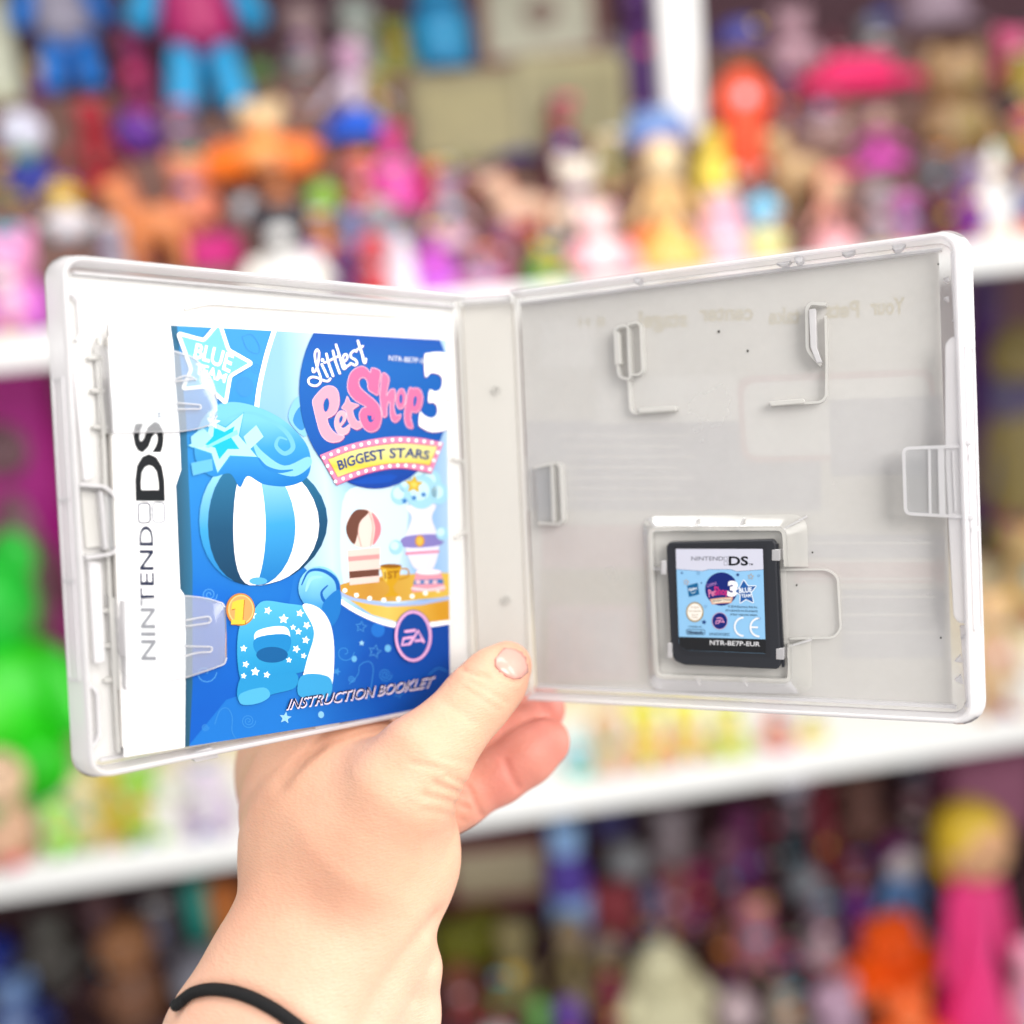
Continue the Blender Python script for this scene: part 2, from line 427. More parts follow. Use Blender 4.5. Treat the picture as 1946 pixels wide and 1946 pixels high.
# latch lug of the booklet half
rib('latch_lug', LP, [(152, 920), (200, 924), (214, 936), (224, 948), (230, 1034), (216, 1052), (164, 1060)], .0009, -.0003, .0058, P_RIM)
plate('latch_lug', LP, [(188, 932), (196, 934), (206, 1042), (198, 1046)], -.0003, .0052, P_RIM, .0003)
plate('latch_lug', LP, [(196, 938), (224, 948), (229, 1034), (208, 1048)], .0040, .0046, P_CLEAR, .0004)
plate('latch_lug', LP, [(154, 934), (190, 938), (198, 1038), (164, 1042)], .0006, .0014, P_THICK, .0004)
rib('panel_bead', LP, [(352, 588), (372, 582), (400, 577), (560, 588), (760, 600)], .0005, -.0003, .0006, P_THICK)
rib('panel_bead', LP, [(136, 556), (150, 566), (154, 636), (146, 646)], .0007, -.0003, .0030, P_RIM)
rib('panel_bead', LP, [(170, 1300), (186, 1314), (190, 1400), (178, 1418)], .0008, -.0003, .0034, P_RIM)
rib('panel_bead', LP, [(862, 872), (884, 876), (888, 1010), (868, 1022)], .0006, -.0003, .0012, P_THICK)
rib('panel_bead', LP, [(878, 604), (896, 1250)], .0006, -.0003, .0010, P_THICK)
# channel behind the booklet's fold: ledge with small studs
rib('booklet_ledge', LP, [(190, 640), (208, 1100), (226, 1430)], .0008, -.0003, .0032, P_THICK)
for px, py in ((176, 680), (183, 743), (186, 812), (202, 1160), (206, 1226), (208, 1292)):
    x, y = LP.at(px, py, .001); bm = bmesh.new()
    prism(bm, [(x + .0016 * math.cos(k * R(30)), y + .0007 * math.sin(k * R(30))) for k in range(12)], -.0003, .0020, .0003)
    from_bm('ledge_stud', bm, P_THICK, CASE, rel(LP))

# ---- the two spring tabs that hold the booklet
BK_N = .0052                      # height of the booklet's face above the panel
def spring_tab(pts_l, pts_r, slots):
    """sheet from the edge channel up and over the booklet; pts_l/pts_r = its upper and lower picture outline from left to right"""
    n = len(pts_l); v = []; f = []
    for i in range(n):
        t = i / (n - 1)
        z = .0012 + (BK_N + .0022 - .0012) * min(1, t / .22) - .0013 * max(0, (t - .3) / .7)
        for k in range(7):
            s = k / 6
            px = pts_l[i][0] * (1 - s) + pts_r[i][0] * s; py = pts_l[i][1] * (1 - s) + pts_r[i][1] * s
            x, y = LP.at(px, py, z); v.append((x, y, z + .0004 * math.sin(math.pi * s)))
    m = len(v)
    v += [(x, y, z - .0005) for x, y, z in v]
    for i in range(n - 1):
        for k in range(6):
            a = i * 7 + k; q = (a, a + 7, a + 8, a + 1)
            f.append(q); f.append(tuple(m + j for j in q[::-1]))
    for k in range(6):
        f.append((k, k + 1, m + k + 1, m + k)); b = (n - 1) * 7 + k; f.append((b + 1, b, m + b, m + b + 1))
    for i in range(n - 1):
        a = i * 7; f.append((a + 7, a, m + a, m + a + 7)); a += 6; f.append((a, a + 7, m + a + 7, m + a))
    o = from_pd('spring_tab', v, f, P_CLEAR, CASE, rel(LP))
    o['label'] = 'clear spring tab curving over the booklet edge'
    for e in (pts_l[1:], pts_r[1:]):
        rib('tab_highlight', LP, e, .00028, BK_N + .0004, BK_N + .0013, P_RIM, parent=o).matrix_local = Matrix.Identity(4)  # thin whitish ribs added as the highlight lines along the tab outline
    for q in slots:
        r_ = rib('tab_slot', LP, q, .00035, BK_N + .0006, BK_N + .0018, P_RIM, parent=o)
        r_.matrix_local = Matrix.Identity(4)
    return o
spring_tab([(178, 652), (206, 660), (330, 666), (372, 680), (404, 722), (412, 752)], [(190, 826), (216, 822), (345, 820), (376, 815), (404, 806), (413, 790)],
           [[(330, 722), (352, 713), (366, 716), (374, 722)], [(331, 725), (368, 720)], [(335, 765), (382, 769), (383, 777), (336, 777)]])
spring_tab([(200, 1130), (238, 1142), (352, 1132), (390, 1136), (424, 1146), (428, 1154)], [(214, 1312), (240, 1310), (354, 1288), (396, 1274), (428, 1262), (431, 1250)],
           [[(352, 1179), (378, 1174), (399, 1171), (402, 1180), (398, 1184), (354, 1190)], [(352, 1228), (404, 1229), (403, 1239), (376, 1240), (352, 1247)]])

# ------------------------------------------------------------------ flat printing
def ink(h):
    """printing ink on coated paper: colours lie a little below paper white"""
    h = h.lstrip('#'); c = [int(h[i:i + 2], 16) / 255 for i in (0, 2, 4)]
    k = .74 + .12 * min(1, min(c) / .75) + .12 * max(0, (min(c) - .75) / .25)
    return '#' + ''.join('%02x' % int(round(255 * x * k)) for x in c)
class Print:
    """printed shapes on a flat face: every shape is a thin sheet a few microns above the one below"""
    STEP = 4e-6
    def __init__(s, panel, n, clip=None):
        s.p, s.n, s.v, s.f, s.mi, s.mats, s.lay = panel, n, [], [], [], [], 0
        s.clip = None if clip is None else [panel.at(x, y, n) for x, y in clip]
        if s.clip:
            a = sum(s.clip[i - 1][0] * s.clip[i][1] - s.clip[i][0] * s.clip[i - 1][1] for i in range(len(s.clip)))
            if a < 0: s.clip = s.clip[::-1]
    def _m(s, m):
        if isinstance(m, str): m = mat(ink(m), .45, .14, coat=.02)
        if m not in s.mats: s.mats.append(m)
        return s.mats.index(m)
    def _add(s, poly, z, mi):
        if s.clip:
            out = poly
            for i in range(len(s.clip)):
                a, b = s.clip[i - 1], s.clip[i]; inp, out = out, []
                sd = lambda q: (b[0] - a[0]) * (q[1] - a[1]) - (b[1] - a[1]) * (q[0] - a[0])
                for j in range(len(inp)):
                    p, q = inp[j - 1], inp[j]; dp, dq = sd(p), sd(q)
                    if (dp >= 0) != (dq >= 0):
                        t = dp / (dp - dq); out.append((p[0] + (q[0] - p[0]) * t, p[1] + (q[1] - p[1]) * t))
                    if dq >= 0: out.append(q)
                if not out: return
            poly = out
        ar = sum(poly[i - 1][0] * poly[i][1] - poly[i][0] * poly[i - 1][1] for i in range(len(poly)))
        if abs(ar) < 1e-13: return
        if ar < 0: poly = poly[::-1]
        b0 = len(s.v); s.v += [(x, y, z) for x, y in poly]; s.f.append(tuple(range(b0, len(s.v)))); s.mi.append(mi)
    def up(s, k=1): s.lay += k
    def fill(s, pts, m, holes=(), up=True, px=True):
        if up: s.lay += 1
        z = s.n + s.lay * s.STEP; mi = s._m(m)
        L = [[s.p.at(*q, s.n) if px else q for q in ring] for ring in [pts, *holes]]
        flat = [q for ring in L for q in ring]
        for t in tessellate_polygon([[Vector((*q, 0)) for q in ring] for ring in L]): s._add([flat[i] for i in t], z, mi)
    def stroke(s, pts, w, m, smooth=0, closed=False, taper=False, up=True):
        if up: s.lay += 1
        if smooth: pts = catmull(pts, smooth, closed)
        n = len(pts); ww = [w * (.25 + .75 * math.sin(math.pi * min(1, max(0, (i + .5) / n)))) for i in range(n)] if taper else w
        z = s.n + s.lay * s.STEP; mi = s._m(m)
        for i, q in enumerate(ribbon(pts, ww, closed)):
            s._add([s.p.at(*a, s.n) for a in q], z + (i % 7) * 2e-7, mi)
        if not taper and not closed:
            for e, k in ((pts[0], 1), (pts[-1], 2)):
                s._add([s.p.at(e[0] + w / 2 * math.cos(a * R(36)), e[1] + w / 2 * math.sin(a * R(36)), s.n) for a in range(10)], z + (1.5 + .2 * k) * 1e-6, mi)
    def ell(s, x, y, rx, ry, m, up=True, n=28, rot=0, wid=0):
        c, sn = math.cos(R(rot)), math.sin(R(rot))
        E = lambda rx, ry: [(x + rx * math.cos(2 * math.pi * k / n) * c - ry * math.sin(2 * math.pi * k / n) * sn, y + rx * math.cos(2 * math.pi * k / n) * sn + ry * math.sin(2 * math.pi * k / n) * c) for k in range(n)]
        if wid: s.stroke(E(rx, ry), wid, m, closed=True, up=up)
        else: s.fill(E(rx, ry), m, up=up)
    def star(s, x, y, r, m, rot=0, inner=.45, up=True, wid=0, sx=1):
        pts = [(x + sx * (r if k % 2 == 0 else r * inner) * math.sin(R(rot + 36 * k)), y - (r if k % 2 == 0 else r * inner) * math.cos(R(rot + 36 * k))) for k in range(10)]
        if wid: s.stroke(pts, wid, m, closed=True, up=up)
        else: s.fill(pts, m, up=up)
    def text(s, txt, top, bot, m, bold=0.0, shear=0.0, up=True, grow=0.0, shift=(0, 0)):
        """lettering fitted between two picture polylines: the tops of the capitals and the baseline"""
        if up: s.lay += 1
        z = s.n + s.lay * s.STEP; mi = s._m(m)
        vs, fs, (x0, x1, cap) = glyphs(txt, bold + grow, shear)
        top, bot = [np.array(t, float) for t in top], [np.array(t, float) for t in bot]
        def along(pl, t):
            k = min(int(max(t, 0) * (len(pl) - 1)), len(pl) - 2); u = t * (len(pl) - 1) - k
            return pl[k] + (pl[k + 1] - pl[k]) * u
        q = []
        for x, y in vs:
            t = (x - x0) / (x1 - x0); a, b = along(top, t), along(bot, t); w = b + (a - b) * (y / cap)
            q.append(s.p.at(w[0] + shift[0], w[1] + shift[1], s.n))
        for f in fs: s._add([q[i] for i in f], z, mi)
    def build(s, name, parent, mw=None):
        o = from_pd(name, s.v, s.f, s.mats, parent, None, smooth=False, mi=s.mi)
        o.matrix_local = mw if mw is not None else Matrix.Translation((0, 0, 0))
        return o
_GL = {}
def glyphs(txt, bold, shear):
    k = (txt, bold, shear)
    if k in _GL: return _GL[k]
    def mesh(t, b, sh):
        cu = bpy.data.curves.new('lettering', 'FONT'); cu.body = t; cu.offset = b; cu.shear = sh; cu.resolution_u = 3; cu.fill_mode = 'FRONT'
        ob = bpy.data.objects.new('lettering', cu); me = ob.to_mesh()
        v = [(a.co.x, a.co.y) for a in me.vertices]; f = [tuple(p.vertices) for p in me.polygons]
        ob.to_mesh_clear(); bpy.data.objects.remove(ob); bpy.data.curves.remove(cu)
        return v, f
    v, f = mesh(txt, bold, shear); v0, _ = mesh(txt, 0, shear)
    h, _ = mesh('H', 0, 0)
    _GL[k] = (v, f, (min(a[0] for a in v0), max(a[0] for a in v0), max(a[1] for a in h)))
    return _GL[k]

# ------------------------------------------------------------------ paper sleeve round the outside
SLV = empty('cover_sleeve', MP.m)
tag(SLV, 'printed paper cover wrapped round the outside of the clear case', 'cover sleeve')
PAPER = mat('#f4f3f2', .8, .2)
PAPER2 = mat('#f3efe9', .8, .2)
def slv(name, panel, x0, y0, x1, y1, m):
    bm = bmesh.new(); prism(bm, rect(x0, y0, x1, y1), -.00165, -.00145); return from_bm(name, bm, m, SLV, rel(panel))
slv('front_sheet', LP, -W1 + .0012, .0026, -.0008, H - .0026, PAPER)
slv('spine_sheet', MP, -SP / 2 + .001, .0026, SP / 2 - .001, H - .0026, mat('#ece4d8', .8, .2))
xr = RP.at(1797, 900, -.0015)[0]
bs = slv('back_sheet', RP, .0008, .0026, xr, H - .0026, PAPER2)
g = Print(RP, -.00143)
Yl, Gy, Pk, Lt = '#d8c998', '#e2dfe1', '#efdedb', '#fbf8f4'
Yb = '#e3dccd'
for m in (Yl, Gy, Pk, Lt, Yb): MATS[('sh', m)] = mat(m, .8, .2)
S = lambda h: MATS[('sh', h)]
g.fill(rect(1030, 610, 1130, 700), S(Lt)); g.fill(rect(1000, 800, 1560, 970), S(Gy))
g.fill([(1130, 720), (1400, 712), (1404, 800), (1136, 806)], S(Lt)); g.fill(round_poly([(1400, 715), (1775, 700), (1782, 870), (1410, 880)], 30), S(Pk))
g.fill(round_poly([(1412, 728), (1765, 714), (1772, 860), (1420, 868)], 26), S(Lt)); g.fill([(1576, 760), (1790, 752), (1796, 900), (1580, 905)], S(Gy))
g.fill(rect(1030, 998, 1232, 1080), S(Pk)); g.fill(rect(1510, 1016, 1795, 1060), S(Gy)); g.fill(rect(1510, 1066, 1795, 1108), S(Pk)); g.fill(rect(1600, 1120, 1795, 1250), S(Gy))
g.fill(rect(1028, 1082, 1230, 1300), S(Yb)); g.fill(rect(1042, 1150, 1214, 1292), S(Pk))
xx = 1060
for k in range(22):
    w_ = random.choice((1.5, 2.5, 4)); g.fill(rect(xx, 1164, xx + w_, 1276), S(Gy), up=False if k else True); xx += w_ + random.choice((2.5, 4, 5))
for k in range(7): g.fill(rect(1060 + (k % 3) * 8, 826 + 20 * k, 1320 - (k % 2) * 30, 830 + 20 * k), S(Lt), up=(k == 0))
for k in range(6): g.fill(rect(1520, 1030 + 34 * k, 1780, 1034 + 34 * k), S(Lt), up=(k == 0))
for t, x0, x1, y in (('Your', 1718, 1655, 566), ('Pets', 1632, 1570, 572), ('take', 1520, 1462, 584), ('center', 1430, 1330, 578), ('stage!', 1305, 1215, 590)):
    g.text(t, [(x0, y), (x1, y + 2)], [(x0, y + 30), (x1, y + 32)], S(Yl), .03)      # seen from behind, so it reads mirrored
g.text('8 H', [(1150, 602), (1100, 604)], [(1150, 620), (1100, 622)], S(Yl), .0)
g.build('show_through_print', bs)
ds = Print(RP, .0)
for px, py, r_ in ((1366, 630, 2.4), (1421, 667, 2.2), (1544, 1050, 1.6), (1514, 1112, 1.8), (1788, 1212, 1.8), (1783, 502, 1.8)): ds.ell(px, py, r_, r_ * 1.2, '#3a3634', n=7)
ds.build('dust_specks', CASE, rel(RP))

# ------------------------------------------------------------------ instruction booklet under the tabs
BOOK = empty('instruction_booklet', LP.m)
tag(BOOK, 'blue instruction booklet held under the two clear tabs of the open case', 'booklet')
BN = BK_N
BQ = [(207, 612), (847, 647), (856, 1340), (236, 1438)]
def bk(pts): return [LP.at(x, y, BN) for x, y in pts]
bm = bmesh.new(); prism(bm, bk(BQ), BN - .00022, BN - 1e-5)
cover = from_bm('cover', bm, mat('#fbfbfc', .35, .4, coat=.3), BOOK, Matrix.Identity(4), smooth=False)
bm = bmesh.new(); q = bk([(210, 640), (845, 650), (853, 1336), (356, 1408), (238, 1420)]); prism(bm, [(a - .0006, b) for a, b in q], .0010, BN - .00035)
from_bm('pages', bm, mat('#e9e6e2', .8, .2), BOOK, Matrix.Identity(4), smooth=False)
for py0, py1 in ((612, 640), (1410, 1434)):
    bm = bmesh.new(); q = LP.at(207 + (py0 - 612) * .035, py0, BN); q2 = LP.at(207 + (py1 - 612) * .035, py1, BN)
    wall(bm, [(q[0] + .0006, q[1]), (q2[0] + .0006, q2[1])], .0006, .0022, BN - .0004); from_bm('staple_fold', bm, mat('#2a2230', .6), BOOK, Matrix.Identity(4), smooth=False)
# ---- printed cover (pictures of toy characters are left out; plain shapes in their colours stand in)
def grad(name, stops, axis, a, b, noise=.12, scale=60, rough=.42):
    m = bpy.data.materials.new(name); m.use_nodes = True; nt = m.node_tree; N = nt.nodes; L = nt.links
    bs_ = N['Principled BSDF']; bs_.inputs['Roughness'].default_value = rough; bs_.inputs['Specular IOR Level'].default_value = .15; bs_.inputs['Coat Weight'].default_value = .02
    tc = N.new('ShaderNodeTexCoord'); sp = N.new('ShaderNodeSeparateXYZ'); mr = N.new('ShaderNodeMapRange'); nz = N.new('ShaderNodeTexNoise'); ad = N.new('ShaderNodeMath'); cr = N.new('ShaderNodeValToRGB')
    nz.inputs['Scale'].default_value = scale; nz.inputs['Detail'].default_value = 2
    L.new(tc.outputs['Object'], sp.inputs[0]); L.new(tc.outputs['Object'], nz.inputs['Vector'])
    L.new(sp.outputs[axis], mr.inputs['Value']); mr.inputs['From Min'].default_value = a; mr.inputs['From Max'].default_value = b
    ad.operation = 'MULTIPLY_ADD'; L.new(nz.outputs['Fac'], ad.inputs[0]); ad.inputs[1].default_value = noise; L.new(mr.outputs[0], ad.inputs[2])
    L.new(ad.outputs[0], cr.inputs[0]); L.new(cr.outputs[0], bs_.inputs['Base Color'])
    e = cr.color_ramp.elements
    while len(e) < len(stops): e.new(.5)
    for i, (p, c) in enumerate(stops): e[i].position = p; e[i].color = (*lin(ink(c)), 1)
    return m
def zz(ox, oy, s): return lambda pts: [(ox + x * s, oy + y * s) for x, y in pts]
Z1, Z2, Z3, Z4, Z5, Z7 = zz(80, 460, .2174), zz(80, 860, .2174), zz(80, 1180, .2174), zz(480, 540, .2174), zz(480, 900, .2588), zz(550, 610, .16563)

BLUE = grad('cover_blue', [(0, '#0a58d8'), (.45, '#0a78ea'), (.8, '#2a9cf4'), (1, '#3fa8f6')], 1, .0, .125, .3, 55)
DEEP = grad('cover_deep_blue', [(0, '#0648b4'), (.6, '#0a5ed0'), (1, '#1d86ee')], 0, -.012, -.075, .25, 60)
CURT = grad('curtain_blue', [(0, '#7fbdf0'), (.25, '#c9e9fb'), (.42, '#8fc4f2'), (.6, '#cfe9fb'), (.78, '#86b6ec'), (1, '#c0def8')], 0, -.066, -.004, .1, 25)
DISC = grad('disc_blue', [(0, '#0743b8'), (.35, '#0a66cf'), (.8, '#0c72d6'), (1, '#0d60cc')], 1, .075, .122, .1, 30)
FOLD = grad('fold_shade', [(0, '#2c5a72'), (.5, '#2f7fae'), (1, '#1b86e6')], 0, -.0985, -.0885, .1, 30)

a = Print(LP, BN, BQ)
STRIP = [(322, 608), (330, 665), (333, 716), (341, 821), (344, 893), (334, 923), (342, 1119), (351, 1132), (353, 1208), (352, 1310), (351, 1424)]
a.fill(STRIP + [(860, 1350), (852, 640)], BLUE)
a.fill([(560, 1090), (655, 1150), (760, 1190), (860, 1180), (860, 1350), (352, 1425), (430, 1330), (520, 1300)], DEEP)
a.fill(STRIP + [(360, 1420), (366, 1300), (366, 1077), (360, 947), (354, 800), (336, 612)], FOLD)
# tracery
T1, T2 = '#3f9df0', '#5fb4f6'
def spiral(x, y, r, m, turns=2.2, w=1.4, d=1, a0=0):
    n = int(turns * 14); a.stroke([(x + d * r * (1 - k / n * .9) * math.cos(a0 + k / 14 * 2 * math.pi), y + r * (1 - k / n * .9) * math.sin(a0 + k / 14 * 2 * math.pi)) for k in range(n)], w, m)
spiral(487, 700, 11, T1); spiral(398, 1130, 15, T2); spiral(390, 1278, 22, T2, 1.2); spiral(472, 1370, 14, T1, 2.4); spiral(390, 1382, 7, T1); spiral(732, 1282, 13, T1, 2.4, 1.2); spiral(668, 1290, 7, T1); spiral(655, 1240, 18, T1, 1.3)
a.stroke([(408, 1376), (418, 1350), (432, 1346), (441, 1362), (441, 1390), (450, 1406)], 1.4, T1, 6); a.stroke([(664, 1300), (680, 1282), (684, 1264), (700, 1257), (709, 1268), (706, 1300), (700, 1330)], 1.3, T1, 6)
a.stroke([(460, 640), (478, 636), (492, 656), (490, 672), (470, 664), (460, 640)], 1.3, T1, 6); a.stroke([(815, 1282), (832, 1270), (850, 1276)], 1.3, T1, 6)
a.ell(465, 735, 17, 19, '#3fa0f4'); a.ell(718, 1197, 13, 14, '#1f80ec'); a.ell(737, 1232, 6, 7, '#6fc0f6'); a.ell(673, 1252, 5, 6, '#6fc0f6'); a.ell(610, 1358, 5.5, 6.5, '#8fd0f8')
a.star(686, 1191, 11, '#58b0f6', 8, wid=1.4); a.star(712, 1238, 13, '#58b0f6', 14, wid=1.6); a.star(687, 1222, 6, '#9fd8fb', 4); a.star(542, 1364, 12, '#9fd8fb', 8); a.star(757, 1318, 9, '#3f9df0', 20, wid=1.2); a.star(640, 1276, 8, '#3f9df0', 20)
a.ell(455, 702, 7, 8, '#3a9df4', wid=1.2)
# stage with its curtain
a.fill(catmull([(522, 620), (498, 705), (487, 780), (478, 900), (500, 1000), (560, 1060), (618, 1120), (655, 1152), (700, 1174), (754, 1187), (800, 1187), (862, 1176)], 5) + [(862, 630)], CURT)
a.stroke([(523, 622), (505, 680), (490, 752), (484, 830)], 9, '#fdfeff', 6)
a.stroke([(612, 1110), (655, 1148), (705, 1175), (754, 1189), (805, 1189), (862, 1180)], 8, '#fdfeff', 6)
a.fill(catmull([(650, 955), (690, 922), (760, 924), (775, 980), (752, 1085), (700, 1100), (652, 1110)], 4, True), '#cfe6f4')
a.fill(catmull([(640, 1117), (672, 1104), (740, 1094), (810, 1090), (866, 1092), (868, 1128), (800, 1139), (735, 1143), (670, 1135)], 4, True), grad('stage_floor', [(0, '#f4c043'), (.5, '#e0a23c'), (1, '#f6cd55')], 0, -.06, -.01, .2, 90))
a.fill([(664, 1140), (735, 1153), (800, 1150), (862, 1138), (862, 1178), (800, 1184), (754, 1182), (706, 1168)], grad('stage_front', [(0, '#f3b838'), (.5, '#fbd667'), (1, '#f0ad2b')], 0, -.05, -.012, .2, 30))
a.stroke([(642, 1124), (670, 1138), (735, 1149), (800, 1146), (862, 1133)], 6, '#a9c0ee', 6)
for x, y in ((655, 1122), (677, 1131), (702, 1137), (729, 1140), (757, 1138), (783, 1133), (808, 1127), (832, 1121)): a.ell(x, y, 4.5, 4.2, '#fffdf0', up=False)
# cup
a.stroke([(722, 1081), (711, 1082), (710, 1096), (727, 1102)], 3, '#d99a18', 6); a.stroke([(762, 1081), (774, 1082), (775, 1095), (758, 1101)], 3, '#d99a18', 6)
a.fill([(722, 1076), (763, 1074), (758, 1100), (747, 1115), (750, 1124), (761, 1133), (728, 1134), (739, 1125), (739, 1115), (728, 1102)], '#f2b71c')
a.ell(742.5, 1075.5, 20.5, 4, '#a8690c'); a.fill([(726, 1082), (733, 1082), (735, 1108), (729, 1100)], '#fbdc62')
a.text('1ST', [(730, 1087), (757, 1085)], [(731, 1100), (755, 1098)], '#a8690c', .02)
# drum
a.fill([(790, 1088), (838, 1086), (845, 1122), (782, 1125)], '#f2a2b4'); a.ell(814, 1087, 24, 5, '#fbe2e6'); a.fill([(787, 1102), (841, 1100), (843, 1109), (785, 1111)], '#4a86c8', up=True)
for x in (794, 810, 826): a.ell(x, 1106, 5, 3.4, '#f2c5cf', up=(x == 794))
a.stroke([(783, 1118), (814, 1121), (844, 1116)], 4, '#fbd7dc', 5)
# plain stand-ins beside the cup: a patched ball and a white vase with a pale blue puff
a.fill([(660, 1046), (722, 1040), (720, 1106), (664, 1112)], '#f0d2c8'); a.fill([(661, 1058), (721, 1053), (721, 1062), (662, 1067)], '#e8a0a0'); a.fill([(663, 1086), (720, 1081), (720, 1094), (664, 1099)], '#7a4a3a')
a.ell(690, 1004, 33, 37, '#f3d6cc'); a.fill(catmull([(658, 998), (672, 972), (690, 968), (700, 974), (684, 992), (678, 1020), (672, 1034), (660, 1018)], 5, True), '#7a4a3a'); a.fill(catmull([(706, 974), (722, 994), (722, 1016), (708, 1036), (712, 1004)], 5, True), '#e88a96')
a.stroke([(682, 996), (680, 1014), (686, 1038)], 1.6, '#c9988c', 5); a.stroke([(700, 972), (708, 1000), (704, 1038)], 1.6, '#c9988c', 5)
a.fill(catmull([(772, 962), (826, 958), (820, 985), (834, 1030), (824, 1078), (804, 1084), (784, 1076), (768, 1030), (782, 985)], 5, True), '#dcdaee')
a.fill(catmull([(768, 1020), (834, 1016), (836, 1036), (768, 1040)], 4, True), '#8f86cc'); a.stroke([(772, 1052), (832, 1048)], 5, '#e88aa8', 4)
for x, y, r_ in ((760, 940, 18), (775, 918, 19), (796, 906, 21), (818, 914, 20), (833, 938, 19), (800, 935, 30), (752, 1040, 13), (840, 1014, 12)): a.ell(x, y, r_, r_ * 1.08, '#a8dcf2', up=(x in (760, 752))); a.ell(x - 3, y - 3, r_ * .6, r_ * .62, '#c9ecf8', up=True)
for x, y in ((768, 952), (786, 946), (804, 940)): a.star(x, y, 7, '#2f86d8', 6, up=(x == 768))
a.star(786, 921, 18, '#f4c81e', 4, .5); a.star(786, 921, 9, '#fbe268', 4, .5); a.ell(797, 1028, 9, 11, '#f0a830'); a.ell(797, 1028, 6, 8, '#fbcf5a')
# large stand-in: white rounded form, blue crest, star patch, star-patterned wrap
BC, BRX, BRY = (484, 990), 122, 122
def gore(t0, t1, c):
    """one panel of the ball between two meridians"""
    e = lambda t: [(BC[0] + 40 * math.sin(u) ** 2 * .4 + BRX * math.sin(u) * math.cos(t), BC[1] - BRY * math.cos(u) + 14 * math.sin(u) * math.sin(t)) for u in [math.pi * k / 16 for k in range(17)]]
    a.fill(e(t0) + e(t1)[::-1], c)
PW = grad('panel_white', [(0, '#cfd6e4'), (.4, '#f4f6fa'), (1, '#fdfdfe')], 1, .042, .085, .1, 20)
PB = grad('panel_blue', [(0, '#0a7fdc'), (.5, '#3fb4f8'), (1, '#a6e6fe')], 1, .045, .085, .1, 20)
PT = grad('panel_teal', [(0, '#0b3f66'), (.5, '#125a86'), (1, '#2a86b8')], 1, .045, .085, .1, 20)
cuts = [180, 150, 118, 88, 60, 30, 0]
for i, c in enumerate((PB, PT, PW, PB, PW, PT)): gore(R(cuts[i]), R(cuts[i + 1]), c)
a.ell(490, 1104, 17, 7, '#5fc0f6')
a.fill(catmull([(548, 798), (556, 764), (572, 752), (590, 764), (592, 800), (578, 830)], 5, True), '#8fd2fa'); a.fill(catmull([(556, 800), (566, 776), (580, 772), (584, 800), (572, 818)], 5, True), '#3f9fee')
a.fill(catmull([(376, 812), (404, 775), (440, 764), (490, 774), (540, 800), (580, 842), (590, 880), (580, 910), (545, 924), (500, 920), (470, 905), (455, 926), (436, 900), (400, 905), (370, 870)], 6, True), grad('crest_blue', [(0, '#0a6fd8'), (.4, '#118bea'), (.75, '#3fb0f8'), (1, '#7cd0fc')], 1, .066, .098, .25, 40))
a.fill(catmull([(480, 838), (500, 860), (540, 885), (584, 868), (590, 884), (560, 905), (520, 896), (490, 870)], 5, True), '#8fd8fd')
a.stroke([(420, 800), (470, 784), (515, 800), (545, 824), (556, 850), (540, 862), (524, 848), (530, 832), (545, 836)], 9, '#79cdfb', 6, taper=True)
a.stroke([(490, 870), (505, 888), (530, 896), (556, 893)], 7, '#2a96ee', 6, taper=True)
a.fill(Z1([(1470, 1560), (1600, 1620), (1760, 1490), (1720, 1690), (1880, 1880), (1640, 1870), (1530, 2020), (1475, 1850), (1270, 1780), (1430, 1700)]), '#b4effe')
a.stroke(Z1([(1470, 1560), (1600, 1620), (1760, 1490), (1720, 1690), (1880, 1880), (1640, 1870), (1530, 2020), (1475, 1850), (1270, 1780), (1430, 1700)]), 2.5, '#4ab8ec', closed=True)
a.fill(Z1([(1500, 1620), (1590, 1660), (1680, 1610), (1650, 1710), (1720, 1810), (1620, 1810), (1545, 1900), (1510, 1800), (1390, 1760), (1490, 1700)]), '#0fd8f6')
a.fill(Z1([(1420, 1790), (1700, 1640), (1710, 1680), (1450, 1800)]), '#8ff0fc')
a.fill([(362, 830), (385, 812), (402, 832), (384, 850), (364, 850)], '#a8e4fc'); a.fill([(462, 830), (486, 808), (500, 830), (472, 856)], '#b4e8fd'); a.fill([(362, 880), (402, 872), (404, 894), (366, 904)], '#6cc6f8')
a.star(404, 802, 14, '#eefaff', 10)
# wrap and columns below
spx = grad('curl_blue', [(0, '#0a6cd4'), (.5, '#2fa4f2'), (1, '#8fdcfd')], 1, .03, .05, .3, 90)
a.ell(606, 1118, 40, 42, spx); a.stroke([(572, 1112), (586, 1086), (612, 1084), (636, 1100), (642, 1124), (632, 1144), (616, 1142), (610, 1126), (622, 1112)], 8, '#0b6fd6', 7, taper=True); a.stroke([(580, 1124), (590, 1100), (612, 1096)], 7, '#9fe0fc', 6, taper=True)
a.fill(catmull([(614, 1145), (644, 1120), (646, 1160), (630, 1190), (612, 1178)], 5, True), '#1c86e4')
wr = grad('wrap_cyan', [(0, '#0f8ee4'), (.5, '#2fb2f0'), (1, '#63d0f8')], 1, .008, .05, .2, 40)
a.fill(catmull([(455, 1188), (480, 1160), (500, 1142), (540, 1146), (590, 1156), (612, 1190), (610, 1240), (590, 1268), (560, 1280), (500, 1290), (462, 1300), (450, 1250)], 6, True), wr)
a.fill(catmull([(574, 1150), (606, 1156), (628, 1190), (634, 1250), (626, 1318), (600, 1322), (570, 1316), (582, 1256), (596, 1200)], 6, True), '#f5f7fa')
a.fill(catmull([(566, 1320), (570, 1286), (600, 1280), (628, 1290), (626, 1322), (596, 1328)], 5, True), '#3fb4f2')
